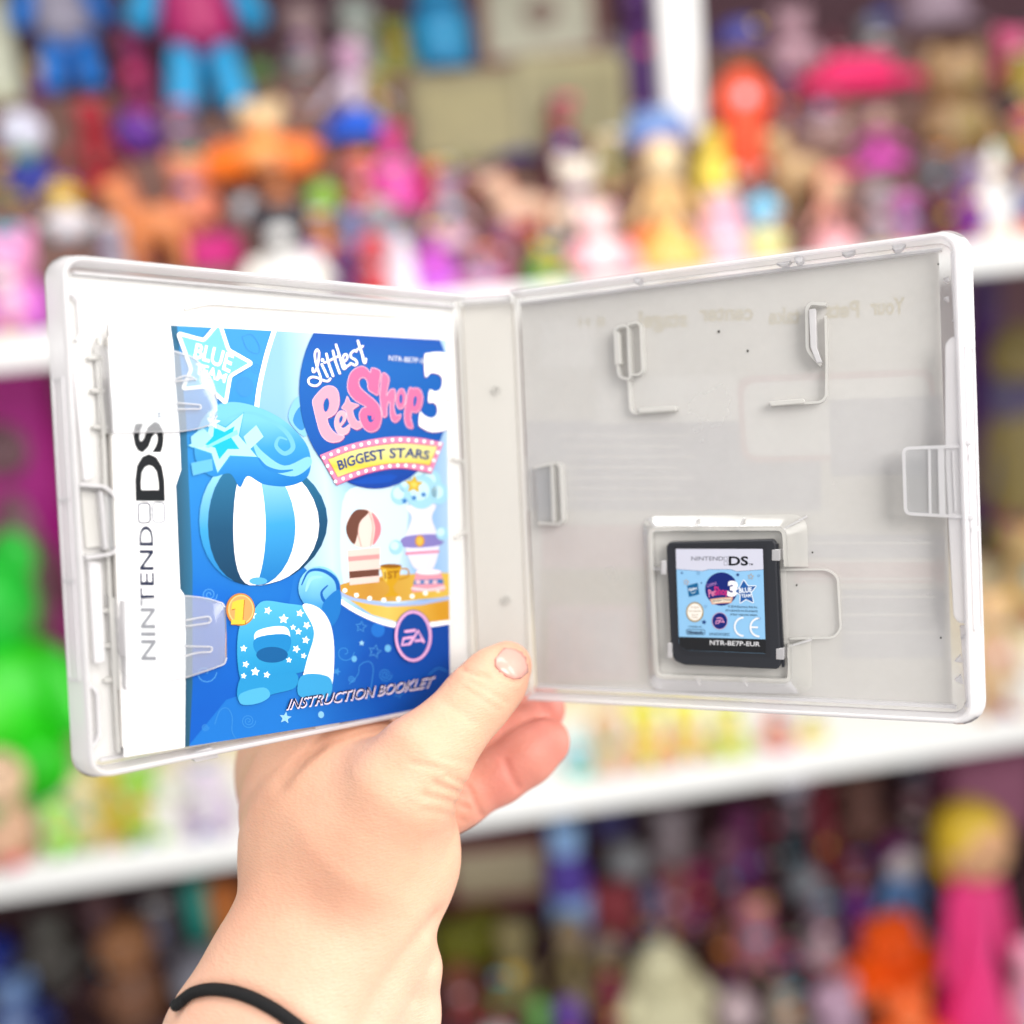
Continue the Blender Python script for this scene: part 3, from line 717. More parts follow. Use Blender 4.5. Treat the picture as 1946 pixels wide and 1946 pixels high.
a.fill(catmull([(486, 1200), (520, 1190), (546, 1194), (546, 1222), (500, 1230), (484, 1220)], 5, True), '#e9f3fa'); a.fill(catmull([(486, 1212), (546, 1206), (548, 1236), (520, 1250), (486, 1240)], 5, True), '#1f9be8')
a.ell(516, 1244, 30, 15, '#0c6cb4'); a.fill(catmull([(455, 1290), (490, 1270), (520, 1282), (562, 1280), (560, 1306), (520, 1318), (456, 1334)], 5, True), '#2aa8ec'); a.fill(catmull([(456, 1318), (500, 1306), (512, 1322), (490, 1336), (458, 1338)], 5, True), '#58c4f6')
for x, y, r_, ro in ((478, 1168, 9, 5), (508, 1160, 8, 20), (538, 1176, 10, 4), (569, 1165, 8, 12), (582, 1188, 8, 30), (566, 1200, 7, 4), (580, 1216, 8, 10), (562, 1233, 8, 24), (548, 1254, 6, 4), (576, 1246, 6, 15), (462, 1232, 7, 5), (466, 1262, 7, 18), (484, 1276, 9, 4), (462, 1284, 6, 9), (556, 1192, 6, 0), (506, 1282, 7, 12)): a.star(x, y, r_, '#f4fcff', ro, .5, up=(x == 478))
a.ell(456, 1158, 27.5, 31, '#e8943a'); a.ell(457, 1158, 24.5, 28, '#fbd48a'); a.ell(457, 1158, 22, 25.5, '#f6b268')
ONE = Z2([(1648, 1372), (1660, 1306), (1700, 1290), (1762, 1280), (1748, 1462), (1774, 1464), (1768, 1500), (1645, 1500), (1650, 1462), (1678, 1458), (1684, 1362)])
a.fill([(x + 1.2, y + 1.4) for x, y in ONE], '#c9781c'); a.fill(ONE, '#fbe14a')
a.build('cover_artwork', cover)

# team badge
b_ = Print(LP, BN, BQ); b_.lay = a.lay + 1
st = round_poly(Z1([(1545, 700), (1625, 945), (1830, 1060), (1640, 1172), (1600, 1410), (1440, 1260), (1225, 1285), (1300, 1115), (1185, 800), (1410, 860)]), 5, 3)
b_.fill(st, '#7fd2fb'); b_.stroke(st, 7, '#f6fcff', closed=True)
b_.text('BLUE', Z1([(1345, 890), (1500, 925), (1672, 992)]), Z1([(1320, 1010), (1470, 1055), (1632, 1142)]), '#fbfeff', .022)
b_.text('TEAM', Z1([(1345, 1062), (1470, 1092), (1612, 1158)]), Z1([(1335, 1150), (1450, 1182), (1590, 1232)]), '#fbfeff', .02)
b_.build('team_badge', cover)

# title
t = Print(LP, BN, BQ); t.lay = a.lay + 1
t.fill(Z7([(975 + 868 * math.cos(k * R(6)), 800 + 1125 * math.sin(k * R(6))) for k in range(60)]), DISC)
t.fill(Z7([(690, 1850), (900, 1790), (1150, 1760), (1235, 1780), (1150, 1850), (1000, 1870), (800, 1870)]), '#0a58d4')
letters = dict(
 P=([(260, 905), (345, 800), (390, 760), (440, 745), (500, 755), (545, 800), (565, 890), (555, 990), (520, 1060), (470, 1100), (430, 1120), (440, 1180), (480, 1250), (540, 1300), (620, 1320), (590, 1370), (530, 1392), (460, 1390), (390, 1350), (340, 1270), (300, 1130), (270, 1000)], [(400, 905), (425, 885), (445, 910), (450, 960), (435, 1020), (405, 1045), (385, 1010), (383, 950)], '#fba9bf'),
 e=([(520, 1110), (550, 1050), (600, 1030), (640, 1060), (640, 1130), (600, 1190), (580, 1212), (600, 1232), (640, 1220), (675, 1190), (685, 1230), (660, 1290), (600, 1310), (545, 1285), (515, 1220), (510, 1160)], [(565, 1120), (590, 1085), (605, 1110), (595, 1150), (570, 1175), (562, 1150)], '#fbb6c4'),
 t=([(655, 860), (690, 935), (795, 965), (715, 1020), (730, 1090), (765, 1150), (850, 1165), (820, 1225), (765, 1250), (700, 1220), (660, 1130), (640, 1030), (585, 1000), (630, 940)], None, '#fba4ba'),
 S=([(935, 540), (1035, 580), (1022, 720), (1010, 850), (950, 830), (895, 785), (885, 700), (850, 655), (810, 660), (787, 705), (810, 770), (880, 835), (960, 900), (1020, 970), (1050, 1070), (1040, 1170), (1005, 1245), (940, 1275), (880, 1262), (835, 1215), (797, 1130), (795, 1060), (830, 1000), (872, 986), (760, 925), (690, 855), (660, 790), (660, 700), (690, 605), (750, 545), (820, 520), (880, 545), (922, 595)], [(890, 1130), (885, 1085), (912, 1055), (945, 1060), (968, 1100), (955, 1150), (915, 1165)], '#fb72a8'),
 h=([(1060, 595), (1135, 650), (1120, 760), (1105, 860), (1140, 800), (1180, 780), (1205, 800), (1205, 880), (1190, 960), (1200, 1040), (1225, 1085), (1270, 1070), (1260, 1120), (1210, 1165), (1165, 1140), (1145, 1060), (1145, 940), (1130, 930), (1110, 1000), (1110, 1085), (1065, 1105), (1045, 1000), (1030, 880), (1040, 740)], None, '#fb7cac'),
 o=([(1270 + 56 * math.cos(k * R(22.5)) + 8 * math.sin(k * R(22.5)), 895 - 118 * math.sin(k * R(22.5))) for k in range(16)], [(1270 + 20 * math.cos(k * R(30)), 895 + 58 * math.sin(k * R(30))) for k in range(12)], '#fb7cac'),
 p=([(1375, 760), (1400, 775), (1450, 770), (1495, 795), (1520, 870), (1510, 960), (1480, 1030), (1430, 1055), (1395, 1040), (1385, 1120), (1410, 1225), (1350, 1225), (1315, 1160), (1310, 1050), (1330, 920), (1350, 820)], [(1420, 880), (1440, 860), (1455, 890), (1445, 950), (1420, 990), (1410, 940)], '#fb78aa'))
for k, (o_, h_, c) in letters.items(): t.fill(Z7([(x + 9, y + 12) for x, y in catmull(o_, 3, True)]), '#8a2a86', up=(k == 'P'))
for k, (o_, h_, c) in letters.items():
    o_ = catmull(o_, 3, True) if k != 't' else round_poly(o_, 12, 2)
    t.fill(Z7(o_), c); t.stroke(Z7(o_), .9, '#fdd3e0', closed=True)
    if h_:
        t.fill(Z7(catmull(h_, 3, True)), '#0b69cc')
t.stroke(Z7([(905, 1075), (930, 1070), (948, 1095), (945, 1125)]), 4, '#fb72a8', 5)
three = catmull([(1540, 400), (1600, 370), (1700, 360), (1800, 380), (1900, 470), (1910, 800), (1900, 1150), (1800, 1240), (1700, 1272), (1600, 1270), (1520, 1230), (1475, 1190), (1490, 1045), (1530, 1080), (1600, 1115), (1660, 1100), (1690, 1040), (1680, 970), (1640, 935), (1585, 930), (1600, 795), (1660, 812), (1720, 790), (1745, 720), (1740, 650), (1690, 605), (1610, 600), (1550, 640)], 4, True)
t.fill(Z7([(x - 6, y + 10) for x, y in three]), '#8a2a86'); t.fill(Z7(three), '#fbfcfb')
rnd = random.Random(3)
for k in range(26): x, y = rnd.uniform(1520, 1780), rnd.choice((rnd.uniform(400, 540), rnd.uniform(1130, 1240))); t.ell(*Z7([(x, y)])[0], .9, .9, '#c3e6d2', up=(k == 0), n=6)
t.fill(Z7([(1770, 905), (1806, 890), (1806, 935)]), '#7a6a78')
lit = [([(258, 545), (262, 585), (288, 575), (312, 520), (328, 430), (330, 360), (308, 330), (284, 375), (290, 460), (318, 560), (348, 650), (342, 712), (290, 746), (226, 728), (208, 682), (240, 648), (300, 650), (370, 680), (430, 692), (460, 664)], 4.0),
 ([(362, 500), (395, 570), (428, 640)], 4.3), ([(415, 380), (445, 500), (492, 632)], 4.3), ([(392, 480), (440, 462), (492, 436)], 3.6), ([(490, 345), (520, 470), (568, 602)], 4.3), ([(468, 446), (515, 425), (560, 402)], 3.6),
 ([(525, 275), (570, 420), (602, 530), (618, 550), (638, 535)], 4.3), ([(606, 476), (648, 442), (652, 395), (622, 388), (604, 430), (620, 505), (656, 520), (696, 488)], 3.8),
 ([(758, 352), (732, 343), (696, 375), (700, 420), (748, 450), (766, 488), (742, 510), (706, 492)], 3.8), ([(775, 232), (820, 370), (845, 470), (858, 480), (866, 440)], 4.3), ([(766, 330), (800, 312), (832, 292)], 3.6)]
for i, (p_, w_) in enumerate(lit): t.stroke(Z7([(x + 5, y + 6) for x, y in p_]), w_, '#8a3f9e', 6, up=(i == 0))
for i, (p_, w_) in enumerate(lit): t.stroke(Z7(p_), w_, '#fdfdff', 6)
t.ell(*Z7([(370, 452)])[0], 3.2, 3.6, '#fdfdff')
t.build('title_logo', cover)
# marquee banner
bn = Print(LP, BN, BQ); bn.lay = t.lay + 1
ob = catmull([(340, 1540), (600, 1440), (900, 1365), (1200, 1330), (1500, 1345), (1755, 1400)], 4) + catmull([(1620, 1745), (1350, 1692), (1150, 1692), (900, 1742), (700, 1812), (535, 1880)], 4)
bn.fill(Z7([(x - 2, y + 9) for x, y in ob]), '#c8387e'); bn.fill(Z7(ob), '#f791b8')
ib = catmull([(430, 1590), (700, 1490), (1000, 1430), (1300, 1405), (1690, 1440)], 4) + catmull([(1600, 1660), (1400, 1635), (1150, 1640), (900, 1680), (700, 1740), (545, 1795)], 4)
bn.fill(Z7(ib), grad('banner_yellow', [(0, '#fdf6a0'), (.5, '#fbe24a'), (1, '#fbf29a')], 1, .076, .0845, .2, 70)); bn.stroke(Z7(ib), 1.4, '#d8456e', closed=True)
tops = catmull([(385, 1570), (600, 1478), (900, 1402), (1200, 1365), (1500, 1378), (1715, 1412)], 10); bots = catmull([(1600, 1702), (1350, 1660), (1150, 1664), (900, 1712), (700, 1775), (520, 1842)], 10)
def evenly(pl, n):
    d = [0]
    for a_, b_c in zip(pl, pl[1:]): d.append(d[-1] + math.dist(a_, b_c))
    return [(float(np.interp(d[-1] * i / (n - 1), d, [p[0] for p in pl])), float(np.interp(d[-1] * i / (n - 1), d, [p[1] for p in pl]))) for i in range(n)]
dots = evenly(tops, 16) + evenly(bots, 13) + [(428, 1664), (474, 1742), (1690, 1508), (1645, 1600)]
for i, q in enumerate(dots): bn.ell(*[c + .5 for c in Z7([q])[0]], 3.2, 3.5, '#b8688e', up=(i == 0), n=12)
for i, q in enumerate(dots): bn.ell(*Z7([q])[0], 3.0, 3.3, '#fdfcfa', up=(i == 0), n=12)
bn.text('BIGGEST STARS', Z7([(535, 1612), (720, 1542), (900, 1496), (1140, 1462), (1380, 1462), (1600, 1496)]), Z7([(565, 1712), (740, 1648), (920, 1606), (1140, 1574), (1370, 1564), (1585, 1590)]), '#123f92', .03)
bn.build('title_banner', cover)
# publisher emblem, printed code, caption, spine lettering
em = Print(LP, BN, BQ); em.lay = bn.lay + 1
em.ell(783.4, 1208.5, 36, 50, '#0a4fb4'); em.ell(783.4, 1208.5, 32.5, 46, '#f3b4e4', wid=5)
ZE = zz(700, 1180, .2174)
def emblem_strokes(p, f, w, c):
    p.stroke(f([(398, 80), (316, 91)]), w, c); p.stroke(f([(372, 141), (300, 152), (284, 210), (352, 200), (428, 84), (474, 180)]), w, c); p.stroke(f([(402, 172), (462, 166)]), w * .9, c)
emblem_strokes(em, ZE, 5.0, '#f6b8e6')
em.build('publisher_emblem', cover)
cd = Print(LP, BN, BQ); cd.lay = bn.lay + 1
cd.text('NTR-BE7P-SCN', Z7([(1130, 398), (1640, 446)]), Z7([(1130, 456), (1636, 500)]), '#e6eaf2', .0)
cd.build('printed_code', cover); cd = Print(LP, BN, BQ); cd.lay = bn.lay + 1
cd.text('INSTRUCTION BOOKLET', [(546, 1328), (690, 1306), (824, 1284)], [(543, 1347), (690, 1325), (820, 1303)], '#e9dcee', .03, .25, shift=(.7, 1.7))
cd.text('INSTRUCTION BOOKLET', [(546, 1328), (690, 1306), (824, 1284)], [(543, 1347), (690, 1325), (820, 1303)], '#1b2550', .004, .25)
cd.build('booklet_caption', cover)
sp = Print(LP, BN, BQ); sp.lay = 3
DK, DB = '#2b3350', '#14181f'
sp.text('NINTEND', [(269, 1254), (264.5, 1000)], [(296, 1254), (290, 1000)], DK, .016)
for x0, y0, c in ((262.5, 956, DK), (290, 955, '#9a9ca6')): sp.stroke(round_poly([(x0, y0 + 1), (x0 + 22, y0), (x0 + 23, y0 + 37), (x0 + 1, y0 + 38)], 6, 3), 3.6, c, closed=True)
sp.text('DS', [(260, 948), (256, 806)], [(311, 948), (307, 806)], DB, .035)
sp.text('TM', [(299, 803), (298, 784)], [(307, 803), (306, 784)], '#8fa8c0', .02)
sp.build('spine_lettering', cover)

# ------------------------------------------------------------------ game cartridge
CART = empty('game_cartridge', RP.m)
tag(CART, 'black square game cartridge with pale blue label seated in the right half of the case', 'game cartridge')
CN = .0046
IDM = Matrix.Identity(4)
def ct(pts, n=CN): return pxs(RP, pts, n)
BLK = mat('#26282e', .45, .3, noise=.12)
bm = bmesh.new()
prism(bm, round_poly(ct([(1266, 1038), (1272, 1030), (1468, 1025), (1474, 1032), (1484, 1262), (1478, 1272), (1300, 1264), (1282, 1256), (1275, 1240)]), .0008), .0012, CN, .00045)
shell = from_bm('shell', bm, BLK, CART, IDM)
for q in (rect(1474, 1086, 1478, 1092),): pass
rib('grip_edge', RP, [(1476, 1034), (1488, 1268)], .0007, .0014, CN - .0010, BLK, parent=shell).matrix_local = IDM
LQ = [(1284, 1046), (1290, 1042), (1446, 1042), (1452, 1047), (1457, 1242), (1300, 1238), (1289, 1222)]
g2 = Print(RP, CN + 2e-5)
g2.fill(round_poly([(1278, 1036), (1457, 1035), (1464, 1250), (1298, 1245), (1283, 1226)], 3), mat('#1b1d24', .5)); g2.build('recess_shade', shell)  # flat darker patch round the label: the recess's shade painted in
lb = Print(RP, CN + 6e-5)
ZC = zz(1260, 1020, .1346)
lb.fill(round_poly(ZC([(180, 172), (1408, 172), (1450, 1648), (330, 1605), (228, 1520)]), 2.5, 3), mat('#86b8de', .4, .3, coat=.1))
lb.fill(round_poly(ZC([(180, 172), (1408, 172), (1418, 462), (1040, 488), (950, 460), (640, 460), (560, 484), (188, 458)]), 1.2, 2), mat('#c4c5d4', .4, .3, coat=.1))
lb.stroke(ZC([(1418, 464), (1040, 490), (950, 462), (640, 462), (560, 486), (188, 460)]), .8, '#5a7fae')
lb.fill(ZC([(226, 1412), (1449, 1448), (1452, 1646), (330, 1604), (230, 1522)]), mat('#101116', .3, .35, coat=.1))
lb.text('NTR-BE7P-EUR', ZC([(662, 1462), (1366, 1486)]), ZC([(662, 1526), (1366, 1548)]), '#e8e8ec', .008)
lb.text('NINTEND', ZC([(400, 280), (850, 280)]), ZC([(400, 336), (850, 336)]), '#4a4c58', .0)
for y in (280, 346): lb.stroke(ZC(rect(862, y + 4, 908, y + 54)), .9, '#5a5c68' if y == 280 else '#8a8c98', closed=True)
lb.text('DS', ZC([(934, 282), (1196, 282)]), ZC([(934, 402), (1196, 402)]), '#14171e', .03); lb.text('TM', ZC([(1212, 376), (1268, 376)]), ZC([(1212, 402), (1268, 402)]), '#3a3c48', .01)
lb.ell(*ZC([(825, 738)])[0], 31.0, 31.8, '#1a2f8e')
lb.text('Littlest', ZC([(615, 668), (755, 622)]), ZC([(625, 716), (762, 668)]), '#d99ae0', .0)
lb.text('Pet', ZC([(640, 750), (742, 740)]), ZC([(650, 850), (750, 820)]), '#f48ab8', .04); lb.text('Shop', ZC([(722, 700), (925, 740)]), ZC([(735, 820), (925, 815)]), '#e83a94', .04)
lb.text('3', ZC([(935, 640), (1045, 640)]), ZC([(925, 828), (1035, 828)]), '#f8f6fb', .06)
lb.fill(ZC([(660, 880), (825, 858), (992, 850), (965, 935), (825, 940), (692, 955)]), '#f2b59a'); lb.fill(ZC([(690, 892), (825, 874), (965, 866), (948, 918), (825, 925), (706, 938)]), '#f6ecd8')
lb.text('BIGGEST STARS', ZC([(702, 896), (825, 880), (955, 876)]), ZC([(706, 922), (825, 908), (950, 902)]), '#5a2a3a', .02)
stb = round_poly(ZC([(1138, 612), (1200, 700), (1312, 696), (1240, 790), (1276, 930), (1172, 880), (1090, 935), (1096, 820), (1024, 770), (1092, 706)]), .8, 2)
lb.stroke(stb, 3.0, '#eef5fc', closed=True); lb.fill(stb, '#2a6fc4')
lb.text('BLUE', ZC([(1072, 728), (1250, 716)]), ZC([(1078, 792), (1256, 780)]), '#eef6fd', .03); lb.text('TEAM', ZC([(1104, 812), (1240, 806)]), ZC([(1110, 858), (1240, 850)]), '#eef6fd', .02)
lb.fill(ZC([(342, 690), (490, 650), (512, 812), (368, 850)]), '#1a7ab8'); lb.text('Hasbro', ZC([(362, 728), (480, 702)]), ZC([(366, 766), (484, 740)]), '#eef6fb', .02); lb.stroke(ZC([(395, 778), (425, 800), (462, 770)]), 1.1, '#cfe6f2', 5)
seal = [(450 + (128 if k % 2 else 118) * math.cos(k * R(5)), 1062 + (146 if k % 2 else 136) * math.sin(k * R(5))) for k in range(72)]
lb.fill(ZC(seal), '#c2a66c'); lb.ell(*ZC([(450, 1062)])[0], 14.3, 16.4, '#f4efe6')
for tx, y, hw in (('Original', 992, 56), ('Nintendo', 1046, 86), ('Seal of', 1098, 46), ('Quality', 1134, 46)): lb.text(tx, ZC([(450 - hw, y - 12), (450 + hw, y - 12)]), ZC([(450 - hw, y + 14), (450 + hw, y + 14)]), '#b89c74', .0, up=(y == 992))
lb.text('LICENSED BY', ZC([(362, 1256), (552, 1262)]), ZC([(362, 1278), (552, 1284)]), '#2a3a5a', .0)
lb.stroke(round_poly(ZC([(330, 1306), (592, 1312), (596, 1382), (332, 1376)]), 4, 4), .9, '#2a3a5a', closed=True); lb.text('Nintendo', ZC([(352, 1324), (570, 1330)]), ZC([(352, 1364), (570, 1370)]), '#2a3a5a', .03)
lb.ell(*ZC([(802, 1188)])[0], 15.2, 16.6, '#d9b6dc'); lb.ell(*ZC([(802, 1188)])[0], 14.0, 15.3, '#1a2f8e')
emblem_strokes(lb, zz(1335.7, 1167.2, .085), 2.1, '#f0a6d8')
lb.text('EAX05707282C', ZC([(658, 1352), (944, 1360)]), ZC([(658, 1388), (944, 1398)]), '#4a6a8a', .0)
for tx, y, x0 in (('\u00a9 2010 Electronic Arts Inc.', 972, 922), ('All trademarks are the property', 1026, 884), ('of their respective owners.', 1082, 948)): lb.text(tx, ZC([(x0, y - 6), (1338, y + 4)]), ZC([(x0, y + 26), (1338, y + 36)]), '#3a4a6a', .0)
arc = lambda cx_, cy_, rx, ry, a0, a1: [(cx_ + rx * math.cos(R(a0 + (a1 - a0) * k / 18)), cy_ - ry * math.sin(R(a0 + (a1 - a0) * k / 18))) for k in range(19)]
lb.stroke(ZC(arc(1132, 1270, 118, 128, 92, 268)), 3.6, '#eceff5'); lb.stroke(ZC(arc(1356, 1278, 120, 128, 92, 268)), 3.6, '#eceff5'); lb.stroke(ZC([(1250, 1276), (1332, 1278)]), 3.6, '#eceff5')
for x, y, r_, c, wd in ((270, 510, 2.2, '#2a4f9a', 0), (1058, 536, 3.4, '#2a4f9a', 0), (542, 652, 1.8, '#2a4f9a', 0), (582, 1204, 4.4, '#2a4f9a', 0), (1240, 562, 5.2, '#d8b890', 1.2), (1352, 548, 2.6, '#6f9fd0', .7), (330, 640, 5, '#e8b48a', 1.0), (500, 512, 3.2, '#6f9fd0', .7), (604, 984, 2.6, '#7aa8d8', .7), (1362, 1152, 2.4, '#7aa8d8', .7)): lb.star(*ZC([(x, y)])[0], r_ * 1.08, c, 8, .5, wid=wd)
lb.build('label', CART, IDM)
# ------------------------------------------------------------------ the hand (one continuous skin, grown as a blended field)
def cp(px, py, d): return np.array([(px - 973) * d / F_PX, (973 - py) * d / F_PX, d])
def rr(r, d): return r * d / F_PX
# chains of (px, py, depth, radius px); zf < 1 flattens the limb front to back
LIMBS = {
 'arm': ([(470, 2200, .262, 225), (515, 2010, .268, 208), (578, 1880, .275, 192), (640, 1745, .281, 184), (664, 1625, .289, 206), (648, 1540, .303, 186), (618, 1470, .331, 165), (600, 1380, .358, 145)], .56),
 'ulna': ([(735, 2080, .283, 92), (764, 1930, .284, 70), (776, 1840, .284, 60), (768, 1775, .285, 48)], .9),
 'thenar': ([(694, 1600, .283, 140), (756, 1508, .280, 106), (805, 1444, .281, 89), (842, 1403, .284, 70), (872, 1369, .2865, 63), (907, 1329, .2895, 64), (940, 1293, .2935, 59), (964, 1266, .2995, 48)], .92),
 'ring': ([(800, 1562, .308, 58), (872, 1516, .311, 54), (950, 1474, .314, 50), (1000, 1438, .3160, 52), (1036, 1410, .3175, 48)], .95),
 'middle': ([(830, 1470, .322, 56), (930, 1412, .327, 52), (990, 1374, .330, 50), (1030, 1348, .332, 45)], .95),
 'index': ([(640, 1420, .330, 90), (720, 1380, .338, 60), (800, 1340, .345, 52)], .95),
}
def field(Q, only=None):
    """distance to every limb, smoothly joined; Q (...,3) in camera axes"""
    res = None
    for name, (ch, zf) in LIMBS.items():
        dl = None
        for (x0, y0, d0, r0), (x1, y1, d1, r1) in zip(ch, ch[1:]):
            a, b, ra, rb = cp(x0, y0, d0), cp(x1, y1, d1), rr(r0, d0), rr(r1, d1)
            s = np.array([1, 1, 1 / zf]); ab = (b - a) * s
            ap = (Q - a) * s
            h = np.clip((ap @ ab) / (ab @ ab), 0, 1)
            d = np.linalg.norm(ap - h[..., None] * ab, axis=-1) - (ra + (rb - ra) * h)
            d = d * (zf + (1 - zf) * .5)
            if dl is None: dl = d
            else:
                k = .0035; hh = np.clip(.5 + .5 * (d - dl) / k, 0, 1); dl = d * (1 - hh) + dl * hh - k * hh * (1 - hh)
        if res is None: res = dl
        else:
            k = {'ulna': .0032, 'thenar': .0072, 'ring': .0022, 'middle': .0005, 'index': .003}[name]
            hh = np.clip(.5 + .5 * (dl - res) / k, 0, 1); res = dl * (1 - hh) + res * hh - k * hh * (1 - hh)
    return res
def skin_hit(px, py, d0=.22):
    """first point of the skin along a picture ray"""
    r = np.array([(px - 973) / F_PX, (973 - py) / F_PX, 1.0]); d = d0
    for _ in range(120):
        v = float(field((r * d)[None])[0])
        if v < 2e-5: break
        d += v * .7
        if d > .42: return None
    return r * d
CREASES = [  # picture polylines, width m, depth m
 ([(955, 1229), (946, 1240), (937, 1252), (937, 1267), (946, 1280), (960, 1289), (975, 1294), (990, 1293)], .0006, .0005),
 ([(850, 1474), (870, 1484), (886, 1492)], .0009, .0008), ([(826, 1490), (858, 1502), (890, 1512)], .0009, .0009), ([(806, 1512), (850, 1522), (890, 1536)], .0009, .0007), ([(780, 1450), (830, 1460), (872, 1470)], .0008, .0004),
 ([(800, 1540), (850, 1548), (884, 1562)], .0008, .0004), ([(840, 1440), (870, 1446), (900, 1452)], .0007, .0003),
 ([(878, 1270), (898, 1280), (924, 1286)], .0010, .0007), ([(890, 1292), (925, 1312), (965, 1336)], .0009, .0004), ([(880, 1306), (912, 1326), (950, 1350)], .0009, .0003),
 ([(832, 1752), (800, 1790), (762, 1840), (722, 1900), (690, 1970)], .0042, .0022), ([(822, 1836), (806, 1870), (792, 1900)], .002, .0006),
 ([(960, 1446), (970, 1472), (986, 1498)], .0011, .0008), ([(838, 1330), (870, 1352), (900, 1372)], .0014, .0003), ([(600, 1420), (570, 1446), (536, 1486)], .0034, .0012), ([(892, 1500), (908, 1535), (916, 1552)], .0011, .0008),
 ([(338, 1908), (352, 1896), (368, 1886), (400, 1880), (440, 1884), (480, 1897), (520, 1918), (560, 1946), (600, 1978), (640, 2014)], .0024, .0012), ([(640, 1560), (610, 1640), (600, 1720)], .007, .0006), ([(842, 1640), (860, 1600), (868, 1570)], .003, .0004)]
def surf_nets(fn, lo, hi, h):
    n = np.ceil((hi - lo) / h).astype(int) + 1
    ax = [lo[i] + h * np.arange(n[i]) for i in range(3)]
    D = np.empty(tuple(n), np.float32)
    for i in range(n[0]):
        Y, Z = np.meshgrid(ax[1], ax[2], indexing='ij')
        D[i] = fn(np.stack([np.full_like(Y, ax[0][i]), Y, Z], -1))
    S_ = D < 0
    C = [S_[a:n[0] - 1 + a, b:n[1] - 1 + b, c:n[2] - 1 + c] for a in (0, 1) for b in (0, 1) for c in (0, 1)]
    cnt = sum(c.astype(np.int8) for c in C); act = (cnt > 0) & (cnt < 8)
    idx = -np.ones(act.shape, np.int64); cells = np.argwhere(act); idx[act] = np.arange(len(cells))
    acc = np.zeros((len(cells), 3)); num = np.zeros(len(cells))
    off = [(a, b, c) for a in (0, 1) for b in (0, 1) for c in (0, 1)]
    val = np.stack([D[cells[:, 0] + a, cells[:, 1] + b, cells[:, 2] + c] for a, b, c in off], 1)
    for i in range(8):
        for j in range(i + 1, 8):
            if sum(abs(off[i][k] - off[j][k]) for k in range(3)) != 1: continue
            m = (val[:, i] < 0) != (val[:, j] < 0)
            t = val[m, i] / (val[m, i] - val[m, j])
            acc[m] += np.array(off[i]) + t[:, None] * (np.array(off[j]) - np.array(off[i])); num[m] += 1
    V = lo + h * (cells + acc / num[:, None])
    F = []
    for ax_ in range(3):
        o1, o2 = [(1, 2), (2, 0), (0, 1)][ax_]
        sl = [slice(None)] * 3; sl[ax_] = slice(0, -1); s2 = [slice(None)] * 3; s2[ax_] = slice(1, None)
        e = S_[tuple(sl)] != S_[tuple(s2)]
        P = np.argwhere(e); P = P[(P[:, o1] > 0) & (P[:, o2] > 0) & (P[:, o1] < n[o1] - 1) & (P[:, o2] < n[o2] - 1)]
        u = np.zeros(3, int); u[o1] = 1; w = np.zeros(3, int); w[o2] = 1
        q = np.stack([idx[tuple((P - u - w).T)], idx[tuple((P - w).T)], idx[tuple(P.T)], idx[tuple((P - u).T)]], 1)
        ins = S_[tuple(P.T)]
        q[~ins] = q[~ins][:, ::-1]
        F.append(q)
    F = np.concatenate(F); F = F[(F >= 0).all(1)]
    return V, F
lo = np.array([-.118, -.172, .235]); hi = np.array([.024, -.028, .372])
V, F = surf_nets(field, lo, hi, .00105)
# even the surface out a little, then press the creases in
def neigh_smooth(V, F, k, f):
    e = np.concatenate([F[:, [0, 1]], F[:, [1, 2]], F[:, [2, 3]], F[:, [3, 0]]]); e = np.concatenate([e, e[:, ::-1]])
    c = np.bincount(e[:, 0], minlength=len(V))[:, None]
    for _ in range(k):
        s = np.stack([np.bincount(e[:, 0], V[e[:, 1], i], len(V)) for i in range(3)], 1); V = V + f * (s / np.maximum(c, 1) - V)
    return V
V = neigh_smooth(V, F, 4, .5)
gr = np.stack([(field(V + np.eye(3)[i] * 3e-4) - field(V - np.eye(3)[i] * 3e-4)) for i in range(3)], 1)
gr /= np.linalg.norm(gr, axis=1)[:, None] + 1e-12
press = np.zeros(len(V))
for pl, w, dp in CREASES:
    P3 = [skin_hit(*p) for p in catmull(pl, 5)]; P3 = [p for p in P3 if p is not None]
    best = np.full(len(V), 1e9)
    for a_, b_c in zip(P3, P3[1:]):
        ab = b_c - a_; t_ = np.clip(((V - a_) @ ab) / (ab @ ab), 0, 1); best = np.minimum(best, np.linalg.norm(V - a_ - t_[:, None] * ab, axis=1))
    press = np.maximum(press, dp * np.exp(-(best / w) ** 2))
V = V - gr * press[:, None]
PERS = empty('person', Matrix.Identity(4))
tag(PERS, 'bare left hand and forearm reaching up to hold the open game case by its spine', 'person')
SKIN = bpy.data.materials.new('skin'); SKIN.use_nodes = True
nt = SKIN.node_tree; N = nt.nodes; L = nt.links; bs_ = N['Principled BSDF']
at_ = N.new('ShaderNodeVertexColor'); at_.layer_name = 'tone'
nz = N.new('ShaderNodeTexNoise'); nz.inputs['Scale'].default_value = 46; nz.inputs['Detail'].default_value = 4
tc = N.new('ShaderNodeTexCoord'); L.new(tc.outputs['Object'], nz.inputs['Vector'])
hs = N.new('ShaderNodeMix'); hs.data_type = 'RGBA'; hs.blend_type = 'MULTIPLY'; hs.inputs[0].default_value = .34
cr = N.new('ShaderNodeValToRGB'); cr.color_ramp.elements[0].position = .3; cr.color_ramp.elements[0].color = (.80, .52, .50, 1); cr.color_ramp.elements[1].position = .7; cr.color_ramp.elements[1].color = (1, 1, 1, 1)
L.new(nz.outputs['Fac'], cr.inputs[0]); L.new(at_.outputs[0], hs.inputs[6]); L.new(cr.outputs[0], hs.inputs[7]); L.new(hs.outputs[2], bs_.inputs['Base Color'])
